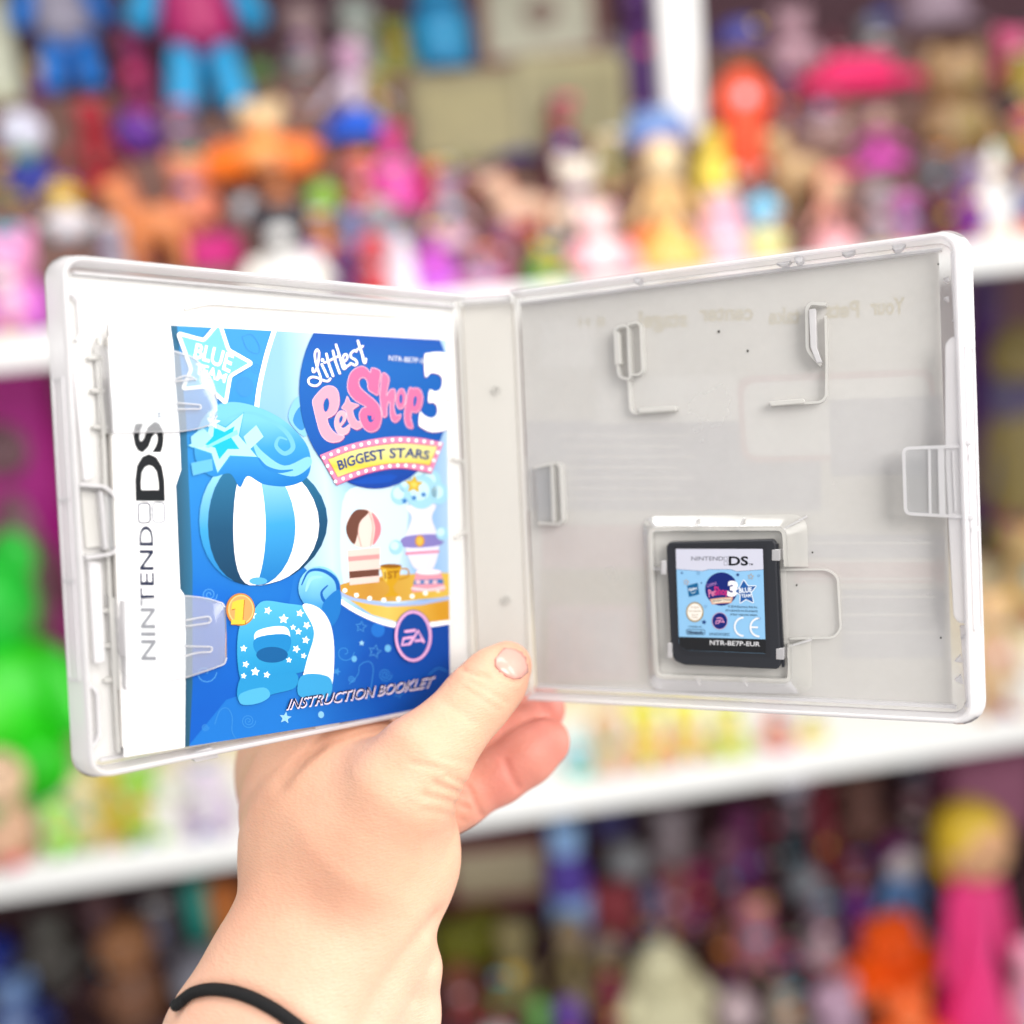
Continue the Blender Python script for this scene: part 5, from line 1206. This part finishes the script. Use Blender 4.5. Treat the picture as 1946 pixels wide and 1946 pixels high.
for row in '''U|box|gift_bag|paper bag|-40,-10,52,225|#c9cdb0 #dfe2cc|tall pale green paper bag at the left end of the upper shelf
U|bigdoll|plush_toy|plush toy|62,-190,245,190|#a9a5b8 #a04a66 #0a80e4|big grey plush toy with bright blue arms beside the pale green bag
U|doll|doll|doll|232,45,312,222|#8e2a60 #7a1c50 #94205e #8a1f58|doll in a plum dress right of the grey plush with blue arms
U|fig|figurine|figurine|62,105,122,214|#e2c294 #7a1a80 #5a1060|small figurine with a peach head above the navy one on the upper shelf
U|fig|figurine|figurine|22,208,112,372|#d4d6ee #10208c #0a186e|figurine with a shiny white head and navy blue body at the left
U|doll|doll|doll|130,185,256,352|#a01828 #9a0a1e #960820 #8c001a|crimson doll with a wide crimson skirt below the grey plush
U|ball|toy_ball|ball|222,212,314,300|#6a1a8c #2a3aa0|purple ball with a blue band beside the crimson doll
U|bigdoll|plush_toy|plush toy|280,-250,525,212|#b8246c #b8246c #12a0da|big plush toy with sky blue arms and legs and a magenta body
U|fig|figurine|figurine|308,192,392,285|#82748e #766478 #5a4a5c|dull mauve figurine under the feet of the sky blue plush
U|plush|plush_toy|plush toy|408,185,618,345|#ff7a1c #d8bc90 #ff7418 #ffa05a|orange plush toy with a beige head on the upper shelf
U|ball|toy_ball|ball|468,108,520,168|#6f9c5a #86b070|small dull green ball behind the orange plush
U|fig|figurine|figurine|538,0,610,70|#bca0a0 #b89aa0 #a08088|pale dusty pink figurine high above the orange plush
U|fig|figurine|figurine|535,78,618,170|#a4aca8 #94948e #807c7a|grey mushroom shaped figurine above the orange plush
U|fig|figurine|figurine|556,176,606,236|#cdbab4 #c8a898 #a88a7c|little pinkish white figurine between the orange plush and the blue skirted doll
U|doll|doll|doll|605,72,765,282|#c89cba #c79ab8 #d8c8d8 #0a56cc|doll in a pink top and a wide bright blue skirt
U|ball|toy_ball|ball|642,196,706,262|#8a55c4 #7a48b4|violet ball in front of the blue skirt
U|fig|figurine|figurine|100,335,190,492|#e6bc2c #efe0e4 #c8b0b8|figurine with bright yellow hair and a white body
U|plush|plush_toy|plush toy|-30,425,100,600|#d870b8 #e690c0 #c45ac8 #eab0d0|pink and orchid plush toy at the left end above the shelf edge
U|fig|figurine|figurine|-10,298,68,424|#908a66 #868058 #6a6448|olive khaki figurine at the left end of the upper shelf
U|pony|toy_pony|toy pony|212,318,400,500|#cc7a46 #b0603a|copper orange toy pony above the left corner of the case
U|plush|plush_toy|plush toy|330,285,432,470|#d8785a #d88064 #c86a4e #e09070|salmon plush toy right of the copper pony
U|fig|figurine|figurine|188,410,262,520|#acaab4 #a09ca4 #4a464c|little grey and white figurine between the yellow haired one and the copper pony
U|box|gift_box|gift box|372,448,464,540|#c01a72 #cc2a80|small magenta gift box just above the case
U|ball|toy_ball|ball|442,372,514,452|#b6b8be #c4c6ca|pale grey ball above the magenta gift box
U|plush|plush_toy|plush toy|474,372,632,560|#f4eae0 #22242e #f0e6dc #f6f0ea|white plush toy with a black hood
U|fig|figurine|figurine|562,398,650,470|#e2933a #d48a44 #b8783c|small orange figurine right of the black hooded plush
U|ball|toy_ball|ball|582,345,655,420|#88b844 #74a038|lime green ball above the small orange figurine
U|fig|figurine|figurine|638,-10,722,70|#a8b2aa #9ca69e #6aa86a|grey pot shaped figurine with a green foot above the blue skirted doll
U|plush|plush_toy|plush toy|722,30,800,150|#949a40 #949a40 #8a8c3c #a4a84e|olive green plush toy left of the blue bottle
U|bottle|toy_bottle|bottle|785,-40,905,138|#0a86bc #2a9cd0|big blue bottle before the tan carton
U|frame|picture_frame|picture frame|912,-60,1155,138|#7c4034 #c6c4ae #8e7a6c|red brown frame round a cream picture at the top
U|ball|toy_ball|ball|1122,64,1198,136|#a6a0a2 #b2acae|grey ball at the lower right corner of the cream picture
U|robe|doll|doll|1186,-30,1262,205|#4e1a68 #481660 #451660|slim doll in a deep purple gown left of the white post
U|box|toy_box|carton|790,150,1000,330|#6e6440 #80764c|tan cardboard carton standing below the framed picture
U|box|toy_box|carton|985,118,1190,300|#8a825e #7a7250|pale khaki carton right of the tan one
U|plush|plush_toy|plush toy|815,182,892,330|#a8a468 #a4a86a #9a9860 #b0b078|pale olive plush toy leaning on the tan carton
U|plush|plush_toy|plush toy|876,160,935,262|#b07866 #b47a68 #a0725c #c08a78|little salmon plush toy in front of the tan carton
U|doll|doll|doll|908,182,1056,348|#b08e84 #9a7a74 #1c1a6c #221c60|doll with a dusty pink head in a navy blue dress
U|robe|doll|doll|1032,180,1118,350|#c4726c #5e2234 #5a1c34|doll with a salmon face in a maroon hood
U|hat|toy_hat|hat|1138,212,1346,288|#5c82bc #7a74b4|wide blue hat below the white post
U|doll|doll|doll|1192,258,1350,500|#ecd0a6 #d8b07c #e8bc80 #f0b05c|large peach doll with fair hair under the wide blue hat
U|plush|plush_toy|plush toy|1058,288,1148,420|#e2cdb8 #eadaca #dcc6b0 #f0e4d8|cream plush toy left of the peach doll
U|pony|toy_pony|toy pony|915,318,1085,440|#d6ae94 #c08870|pale salmon toy pony below the navy dressed doll
U|robe|doll|doll|712,235,810,430|#e0569c #d8449a #d4409a|hot pink robed doll below the blue skirted doll
U|fig|figurine|figurine|795,305,865,400|#dc2a40 #d43044 #a82034|bright red figurine right of the hot pink doll
U|fig|figurine|figurine|655,285,728,392|#c8605a #bc5a50 #964840|brick red figurine left of the hot pink doll
U|fig|figurine|figurine|642,392,700,462|#8c8abc #7c78ae #66629a|lilac blue figurine just above the case
U|fig|figurine|figurine|688,376,764,452|#b8aab0 #ac98a2 #8e7e88|grey pink figurine under the hot pink doll
U|doll|doll|doll|815,330,910,500|#cca8b4 #9a90b4 #d0aeb8 #c8a0b4|pale mauve doll in a frilly dress right of the bright red figurine
U|robe|doll|doll|782,425,876,540|#b85ac4 #a850c8 #b84cc4|bright orchid robed doll just above the hinge
U|ghost|toy_ghost|toy|735,430,802,545|#e8daea #d8c2dc|white egg shaped toy just above the left panel
U|fig|figurine|figurine|685,442,746,548|#d0444a #c8343c #8a2430|scarlet figurine left of the white egg shaped toy
U|fig|figurine|figurine|632,462,688,545|#6e2460 #5e1a54 #4a1444|dark plum figurine left of the scarlet one
U|plush|plush_toy|plush toy|872,470,972,580|#c98ab0 #c888ac #b87aa0 #d8a0c0|dusty pink plush toy above the spine of the case
U|fig|figurine|figurine|925,420,988,510|#7a3a5c #7c2a44 #5a2034|maroon figurine behind the dusty pink plush
U|plush|plush_toy|plush toy|1000,455,1090,570|#22a02c #dec42c #1c9428 #d0c034|yellow headed plush toy with a green body above the right panel
U|fig|figurine|figurine|948,382,1026,462|#c0483c #b44a40 #8a3a34|rust red figurine above the yellow and green plush
U|plush|plush_toy|plush toy|1072,385,1206,545|#fab4ba #fbc2c2 #f8a4b0 #fdeff0|pink plush toy with a white tummy above the right panel
U|car|toy_car|toy car|1186,432,1280,530|#ff661a #ff8a4a|orange red toy car right of the pink plush with a white tummy
U|robe|doll|doll|1365,36,1470,368|#7e5442 #1a1a78 #e0481c|tall doll in an orange robe and navy cap right of the white post
U|bottle|toy_bottle|bottle|1318,250,1392,400|#e8cc48 #dcc04a|yellow bottle beside the tall orange robed doll
U|plush|plush_toy|plush toy|1450,10,1558,150|#b48e9a #b6909c #a8808e #c4a0ac|dusty mauve plush toy right of the navy cap
U|fig|figurine|figurine|1602,28,1704,135|#72747a #6c6c70 #565658|slate grey figurine near the top right
U|hat|toy_hat|hat|1670,-40,1870,60|#a890a0 #948090|wide mauve hat at the top right
U|car|toy_car|toy car|1508,115,1742,226|#e6246a #f04a84|big hot pink toy car on the upper shelf
U|plush|plush_toy|plush toy|1735,80,1895,300|#8c6c4a #94744e #84643e #8a7440|brown plush dog toy at the right behind the white toys
U|plush|plush_toy|plush toy|1876,48,1960,150|#c84a78 #cc4e7c #b84068 #d86a90|raspberry pink plush toy at the right edge
U|box|toy_box|carton|1912,108,1970,220|#8a7428 #9a8438|small ochre carton at the right edge
U|doll|doll|doll|1612,205,1735,345|#bca07c #b07aa4 #c44aa4 #cc48ac|doll in a purple pink frilly dress under the hot pink car
U|fig|figurine|figurine|1522,192,1605,290|#b096bc #c0a09c #a88c88|pale lilac figurine left of the purple pink doll
U|pony|toy_pony|toy pony|1452,232,1592,450|#b8966c #a07a4a|tan toy pony standing right of the tall orange robed doll
U|doll|doll|doll|1530,318,1638,480|#fac8a0 #e8887a #f0a090 #e8a0a8|baby doll with a peach face in a pink bonnet
U|bottle|toy_bottle|bottle|1328,366,1420,505|#fab0c4 #fcc4d2|pale pink bottle just above the right panel
U|fig|figurine|figurine|1415,366,1495,492|#84c8f4 #dce098 #c8cc88|figurine with a sky blue head and a pale lime body
U|fig|figurine|figurine|1638,345,1700,470|#9a8c92 #988890 #7c7078|grey mauve figurine right of the baby doll
U|fig|figurine|figurine|1688,362,1752,460|#b860a4 #ac6a9c #8a5480|orchid figurine right of the grey mauve one
U|ghost|toy_ghost|toy|1848,272,1928,455|#f8f0ea #d8b896|tall white toy with a tan scarf by the upper shelf's right end
U|ball|toy_ball|ball|1806,246,1862,302|#2a5ea4 #3a70b4|dark blue ball left of the tall white toy
U|fig|figurine|figurine|1808,300,1864,440|#8a7898 #761a88 #1c3a9c|figurine with a mauve head and a violet body left of the tall white toy
U|fig|figurine|figurine|1900,208,1965,320|#f07a68 #dca034 #b87c28|salmon headed figurine with an amber body at the right edge
U|fig|figurine|figurine|1752,355,1815,460|#5a1a30 #4e1428 #2c1a20|dark wine red figurine left of the violet bodied one
U|doll|doll|doll|1920,330,1985,455|#d8b8a0 #4a68a8 #5a78b8 #c85a48|doll in a blue top cut off by the right edge
M|box|gift_bag|paper bag|-40,700,114,900|#a80c80 #b01488|magenta paper bag under the upper shelf at the left
M|plush|plush_toy|plush toy|-30,772,118,1000|#7a4e58 #74505a #6e2048 #84606a|dull mauve plush toy below the magenta bag
M|ball|toy_ball|ball|46,1000,120,1072|#84c8bc #9ad4ca|aqua ball on the middle shelf beside the case
M|plush|plush_toy|plush toy|-170,1000,225,1500|#2fd01c #22c83a #26c418 #48dc30|huge bright green plush toy at the left of the middle shelf
M|fig|figurine|figurine|-40,1425,82,1625|#e0bc9c #cfa486 #a88468|figurine with a big beige head at the left end of the middle shelf
M|fig|figurine|figurine|96,1520,156,1632|#aef470 #a2ec66 #88cc54|lime figurine in front of the green plush
M|fig|figurine|figurine|190,1440,248,1560|#d0b43c #c8a838 #a88c2c|mustard figurine below the corner of the case
M|plush|plush_toy|plush toy|236,1448,318,1575|#98c43a #90c83c #88b834 #c8d860|leaf green plush toy right of the mustard figurine
M|box|gift_box|gift box|300,1520,366,1620|#f6efdc #fbf6ea|cream gift box at the front of the middle shelf
M|plush|plush_toy|plush toy|362,1430,452,1580|#cfc0d4 #d8c8dc #bca8c4 #e4dce8|pale lilac plush toy left of the wrist
M|fig|figurine|figurine|1078,1398,1132,1490|#84e4f4 #88dce8 #8cd060|cyan figurine beside the finger tips
M|fig|figurine|figurine|1118,1346,1190,1460|#d8b890 #dcc09a #b89c78|beige figurine right of the cyan one
M|plush|toy_chick|toy chick|1188,1322,1266,1436|#f8e040 #fbe650 #f0a890 #fbec80|yellow toy chick leftmost of three under the right panel
M|plush|toy_chick|toy chick|1268,1322,1342,1436|#f8e454 #fbea66 #e8a878 #fbf090|yellow toy chick in the middle of three under the right panel
M|plush|toy_chick|toy chick|1346,1330,1420,1430|#f4dc5a #f6e26a #a8d040 #f8e888|yellow toy chick with lime feet rightmost of three under the right panel
M|fig|figurine|figurine|1440,1344,1510,1430|#f48a7c #f4a090 #e06a60|coral figurine right of the three chicks
M|box|gift_bag|paper bag|1842,528,1900,640|#3a1054 #441860|dark purple paper bag under the upper shelf at the right
M|plush|plush_toy|plush toy|1852,605,1990,760|#7c6c38 #7e6e3c #705e34 #8a7a48|olive brown plush toy at the right beside the case
M|doll|doll|doll|1846,690,1985,930|#50466a #4a4464 #45426a #6c1c3c|doll in a slate blue top and maroon skirt right of the case
M|ball|toy_ball|ball|1852,926,1926,1028|#6fa40e #80b41e|moss green ball right of the case
M|plush|plush_toy|plush toy|1896,990,1990,1200|#b49460 #b89a68 #a88850 #c4a878|tan plush toy at the right edge of the middle shelf
M|plush|plush_toy|plush toy|1846,1120,1930,1330|#d4ac7c #d8b084 #c89c6c #e0c098|light brown plush toy behind the right edge of the case
M|fig|figurine|figurine|1918,1134,1975,1250|#e05a80 #d85a80 #5cae30|rose pink figurine with a green foot at the right edge
B|box|toy_box|carton|362,1676,418,1760|#1c9084 #2aa092|narrow teal carton under the middle shelf left of the wrist
B|box|toy_box|carton|408,1672,470,1755|#b4601a #c06c24|narrow orange brown carton right of the teal one
B|ball|toy_ball|ball|-50,1776,40,1880|#0a2c98 #1a3ca8|royal blue ball in the lower left corner
B|plush|plush_toy|plush toy|-10,1840,132,2010|#142c80 #6c8cc0 #10246c #8aa4d0|navy plush toy with a pale blue face in the lower left corner
B|fig|figurine|figurine|195,1745,318,1880|#96623a #7a4e34 #5a3a28|brown figurine left of the wrist on the lowest shelf
B|ball|toy_ball|ball|332,1764,446,1880|#80808c #92929c|large grey ball behind the wrist
B|plush|plush_toy|plush toy|40,1732,186,1860|#504c48 #56544e #46423e #625e58|dark grey plush toy above the navy plush
B|frame|picture_frame|picture frame|852,1588,1056,1736|#701c30 #b4a68a|wine red frame with a blank cream picture right of the wrist
B|bottle|toy_bottle|bottle|1046,1554,1128,1760|#4a3296 #8cb4e8|purple bottle with a light blue cap
B|box|toy_box|carton|834,1746,958,1850|#626206 #6c6c10|olive green carton below the wine red frame
B|fig|figurine|figurine|946,1744,1022,1880|#86784e #7c7048 #5c5438|drab figurine right of the olive green carton
B|doll|doll|doll|1046,1742,1148,1935|#947f62 #8a7450 #84744c #7a6a48|doll in a drab dress under the purple bottle
B|ball|toy_ball|ball|1150,1582,1232,1668|#8e9094 #9c9ea2|light grey ball right of the purple bottle
B|box|gift_box|gift box|1128,1550,1196,1600|#4e4c82 #5a5890|slate violet gift box under the shelf edge
B|box|gift_box|gift box|1126,1684,1212,1768|#923a44 #9c444c|brick red gift box right of the purple bottle
B|plush|plush_toy|plush toy|1232,1530,1332,1660|#8e7e84 #90848a #827478 #9a8c90|grey pink plush toy right of the light grey ball
B|fig|figurine|figurine|1246,1650,1316,1720|#924a52 #8c4a50 #6c383e|muted red figurine below the grey pink plush
B|fig|figurine|figurine|1304,1632,1352,1720|#8a1850 #841a4c #641238|raspberry figurine right of the muted red one
B|plush|plush_toy|plush toy|1282,1702,1358,1800|#b05c76 #b46078 #a05068 #c07088|rose plush toy left of the dark brown figurine
B|fig|figurine|figurine|1184,1722,1268,1810|#5e6e5a #566658 #424c44|grey green figurine above the cream ghost
B|ghost|toy_ghost|toy|1176,1788,1366,2010|#c4bf9c #b0aa88|cream cone shaped ghost toy at the bottom
B|fig|figurine|figurine|1142,1850,1188,1950|#7e0a3c #7a0a38 #5a0828|dark crimson figurine left of the cream ghost
B|fig|figurine|figurine|1054,1894,1116,1985|#5e3a98 #54348c #40286c|violet figurine at the bottom edge
B|fig|figurine|figurine|1002,1902,1056,1985|#629a4a #58903f #44702f|green figurine at the bottom left of the violet one
B|ball|toy_ball|ball|900,1912,990,2000|#d0cac8 #dcd6d4|white ball cut off by the bottom edge beside the wrist
B|fig|figurine|figurine|856,1830,912,1960|#84442e #7c3a2c #5c2a22|russet figurine right of the wrist near the bottom
B|plush|plush_toy|plush toy|908,1838,1004,1930|#74402a #6e3a28 #5c3020 #7e4a32|chestnut plush toy above the white ball
B|fig|figurine|figurine|1482,1455,1550,1640|#dcd8f2 #50525a #3a3c42|figurine with a glossy white head hiding the shelf edge
B|ball|toy_ball|ball|1712,1450,1774,1516|#8c8698 #9a94a6|dull violet grey ball under the shelf at the right
B|robe|doll|doll|1538,1484,1590,1690|#78102c #6c0a22 #6c0822|slim doll in a dark crimson gown
B|plush|plush_toy|plush toy|1576,1472,1690,1640|#6e443a #704a40 #643c34 #7a5248|dark brown plush toy right of the crimson gowned doll
B|robe|doll|doll|1382,1530,1448,1690|#641454 #5c1048 #5e1450|slim doll in a dark magenta gown
B|ball|toy_ball|ball|1496,1622,1578,1706|#8e949c #9ca2aa|steel grey ball below the glossy white headed figurine
B|plush|plush_toy|plush toy|1396,1700,1478,1810|#b46a7c #b87080 #a46070 #c48090|old rose plush toy below the magenta gowned doll
B|doll|doll|doll|1520,1695,1606,1850|#8e7c8c #887888 #90808c #b49ca4|doll in a mauve dress left of the orange one
B|fig|figurine|figurine|1466,1772,1526,1880|#701850 #6a1450 #4e103c|deep plum figurine left of the mauve dressed doll
B|doll|doll|doll|1652,1588,1768,1800|#ccc8c8 #6a2060 #5c90c8 #6a94c8|doll with a pale face and plum hat in a blue dress
B|car|toy_car|toy car|1596,1745,1800,1870|#f45c14 #f88048|big bright orange toy car near the bottom
B|plush|plush_toy|plush toy|1628,1872,1812,2020|#ee5e18 #f06420 #e45410 #f88a50|bright orange plush toy cut off by the bottom edge
B|doll|doll|doll|1766,1528,1928,2010|#d09c72 #d0ac24 #e6307c #ea2a78|large doll with blond hair in a hot pink dress at the lower right
B|box|gift_bag|paper bag|1778,1424,1946,1560|#8e4a68 #985472|dull pink paper bag behind the blond doll
B|plush|plush_toy|plush toy|1908,1780,1990,1960|#f0a0b8 #f4acc0 #e490a8 #f8c4d2|light pink plush toy at the right edge of the lowest shelf
B|ball|toy_ball|ball|1362,1812,1438,1910|#c0aab0 #ccb8bc|pale pink grey ball near the bottom
B|plush|plush_toy|plush toy|1452,1868,1530,1990|#a49a8c #a89e90 #968c7e #b4aa9c|stone grey plush toy at the bottom edge
B|plush|plush_toy|plush toy|1534,1858,1640,2000|#a8869e #ac8aa0 #9c7a92 #b89ab0|lilac pink plush toy at the bottom left of the orange plush
B|fig|figurine|figurine|1346,1742,1404,1860|#6e3c1a #683818 #4e2a12|dark brown figurine between the rose plush toys
B|ball|toy_ball|ball|1836,1912,1900,1985|#d8ccd0 #e0d6da|white ball in front of the hot pink dress
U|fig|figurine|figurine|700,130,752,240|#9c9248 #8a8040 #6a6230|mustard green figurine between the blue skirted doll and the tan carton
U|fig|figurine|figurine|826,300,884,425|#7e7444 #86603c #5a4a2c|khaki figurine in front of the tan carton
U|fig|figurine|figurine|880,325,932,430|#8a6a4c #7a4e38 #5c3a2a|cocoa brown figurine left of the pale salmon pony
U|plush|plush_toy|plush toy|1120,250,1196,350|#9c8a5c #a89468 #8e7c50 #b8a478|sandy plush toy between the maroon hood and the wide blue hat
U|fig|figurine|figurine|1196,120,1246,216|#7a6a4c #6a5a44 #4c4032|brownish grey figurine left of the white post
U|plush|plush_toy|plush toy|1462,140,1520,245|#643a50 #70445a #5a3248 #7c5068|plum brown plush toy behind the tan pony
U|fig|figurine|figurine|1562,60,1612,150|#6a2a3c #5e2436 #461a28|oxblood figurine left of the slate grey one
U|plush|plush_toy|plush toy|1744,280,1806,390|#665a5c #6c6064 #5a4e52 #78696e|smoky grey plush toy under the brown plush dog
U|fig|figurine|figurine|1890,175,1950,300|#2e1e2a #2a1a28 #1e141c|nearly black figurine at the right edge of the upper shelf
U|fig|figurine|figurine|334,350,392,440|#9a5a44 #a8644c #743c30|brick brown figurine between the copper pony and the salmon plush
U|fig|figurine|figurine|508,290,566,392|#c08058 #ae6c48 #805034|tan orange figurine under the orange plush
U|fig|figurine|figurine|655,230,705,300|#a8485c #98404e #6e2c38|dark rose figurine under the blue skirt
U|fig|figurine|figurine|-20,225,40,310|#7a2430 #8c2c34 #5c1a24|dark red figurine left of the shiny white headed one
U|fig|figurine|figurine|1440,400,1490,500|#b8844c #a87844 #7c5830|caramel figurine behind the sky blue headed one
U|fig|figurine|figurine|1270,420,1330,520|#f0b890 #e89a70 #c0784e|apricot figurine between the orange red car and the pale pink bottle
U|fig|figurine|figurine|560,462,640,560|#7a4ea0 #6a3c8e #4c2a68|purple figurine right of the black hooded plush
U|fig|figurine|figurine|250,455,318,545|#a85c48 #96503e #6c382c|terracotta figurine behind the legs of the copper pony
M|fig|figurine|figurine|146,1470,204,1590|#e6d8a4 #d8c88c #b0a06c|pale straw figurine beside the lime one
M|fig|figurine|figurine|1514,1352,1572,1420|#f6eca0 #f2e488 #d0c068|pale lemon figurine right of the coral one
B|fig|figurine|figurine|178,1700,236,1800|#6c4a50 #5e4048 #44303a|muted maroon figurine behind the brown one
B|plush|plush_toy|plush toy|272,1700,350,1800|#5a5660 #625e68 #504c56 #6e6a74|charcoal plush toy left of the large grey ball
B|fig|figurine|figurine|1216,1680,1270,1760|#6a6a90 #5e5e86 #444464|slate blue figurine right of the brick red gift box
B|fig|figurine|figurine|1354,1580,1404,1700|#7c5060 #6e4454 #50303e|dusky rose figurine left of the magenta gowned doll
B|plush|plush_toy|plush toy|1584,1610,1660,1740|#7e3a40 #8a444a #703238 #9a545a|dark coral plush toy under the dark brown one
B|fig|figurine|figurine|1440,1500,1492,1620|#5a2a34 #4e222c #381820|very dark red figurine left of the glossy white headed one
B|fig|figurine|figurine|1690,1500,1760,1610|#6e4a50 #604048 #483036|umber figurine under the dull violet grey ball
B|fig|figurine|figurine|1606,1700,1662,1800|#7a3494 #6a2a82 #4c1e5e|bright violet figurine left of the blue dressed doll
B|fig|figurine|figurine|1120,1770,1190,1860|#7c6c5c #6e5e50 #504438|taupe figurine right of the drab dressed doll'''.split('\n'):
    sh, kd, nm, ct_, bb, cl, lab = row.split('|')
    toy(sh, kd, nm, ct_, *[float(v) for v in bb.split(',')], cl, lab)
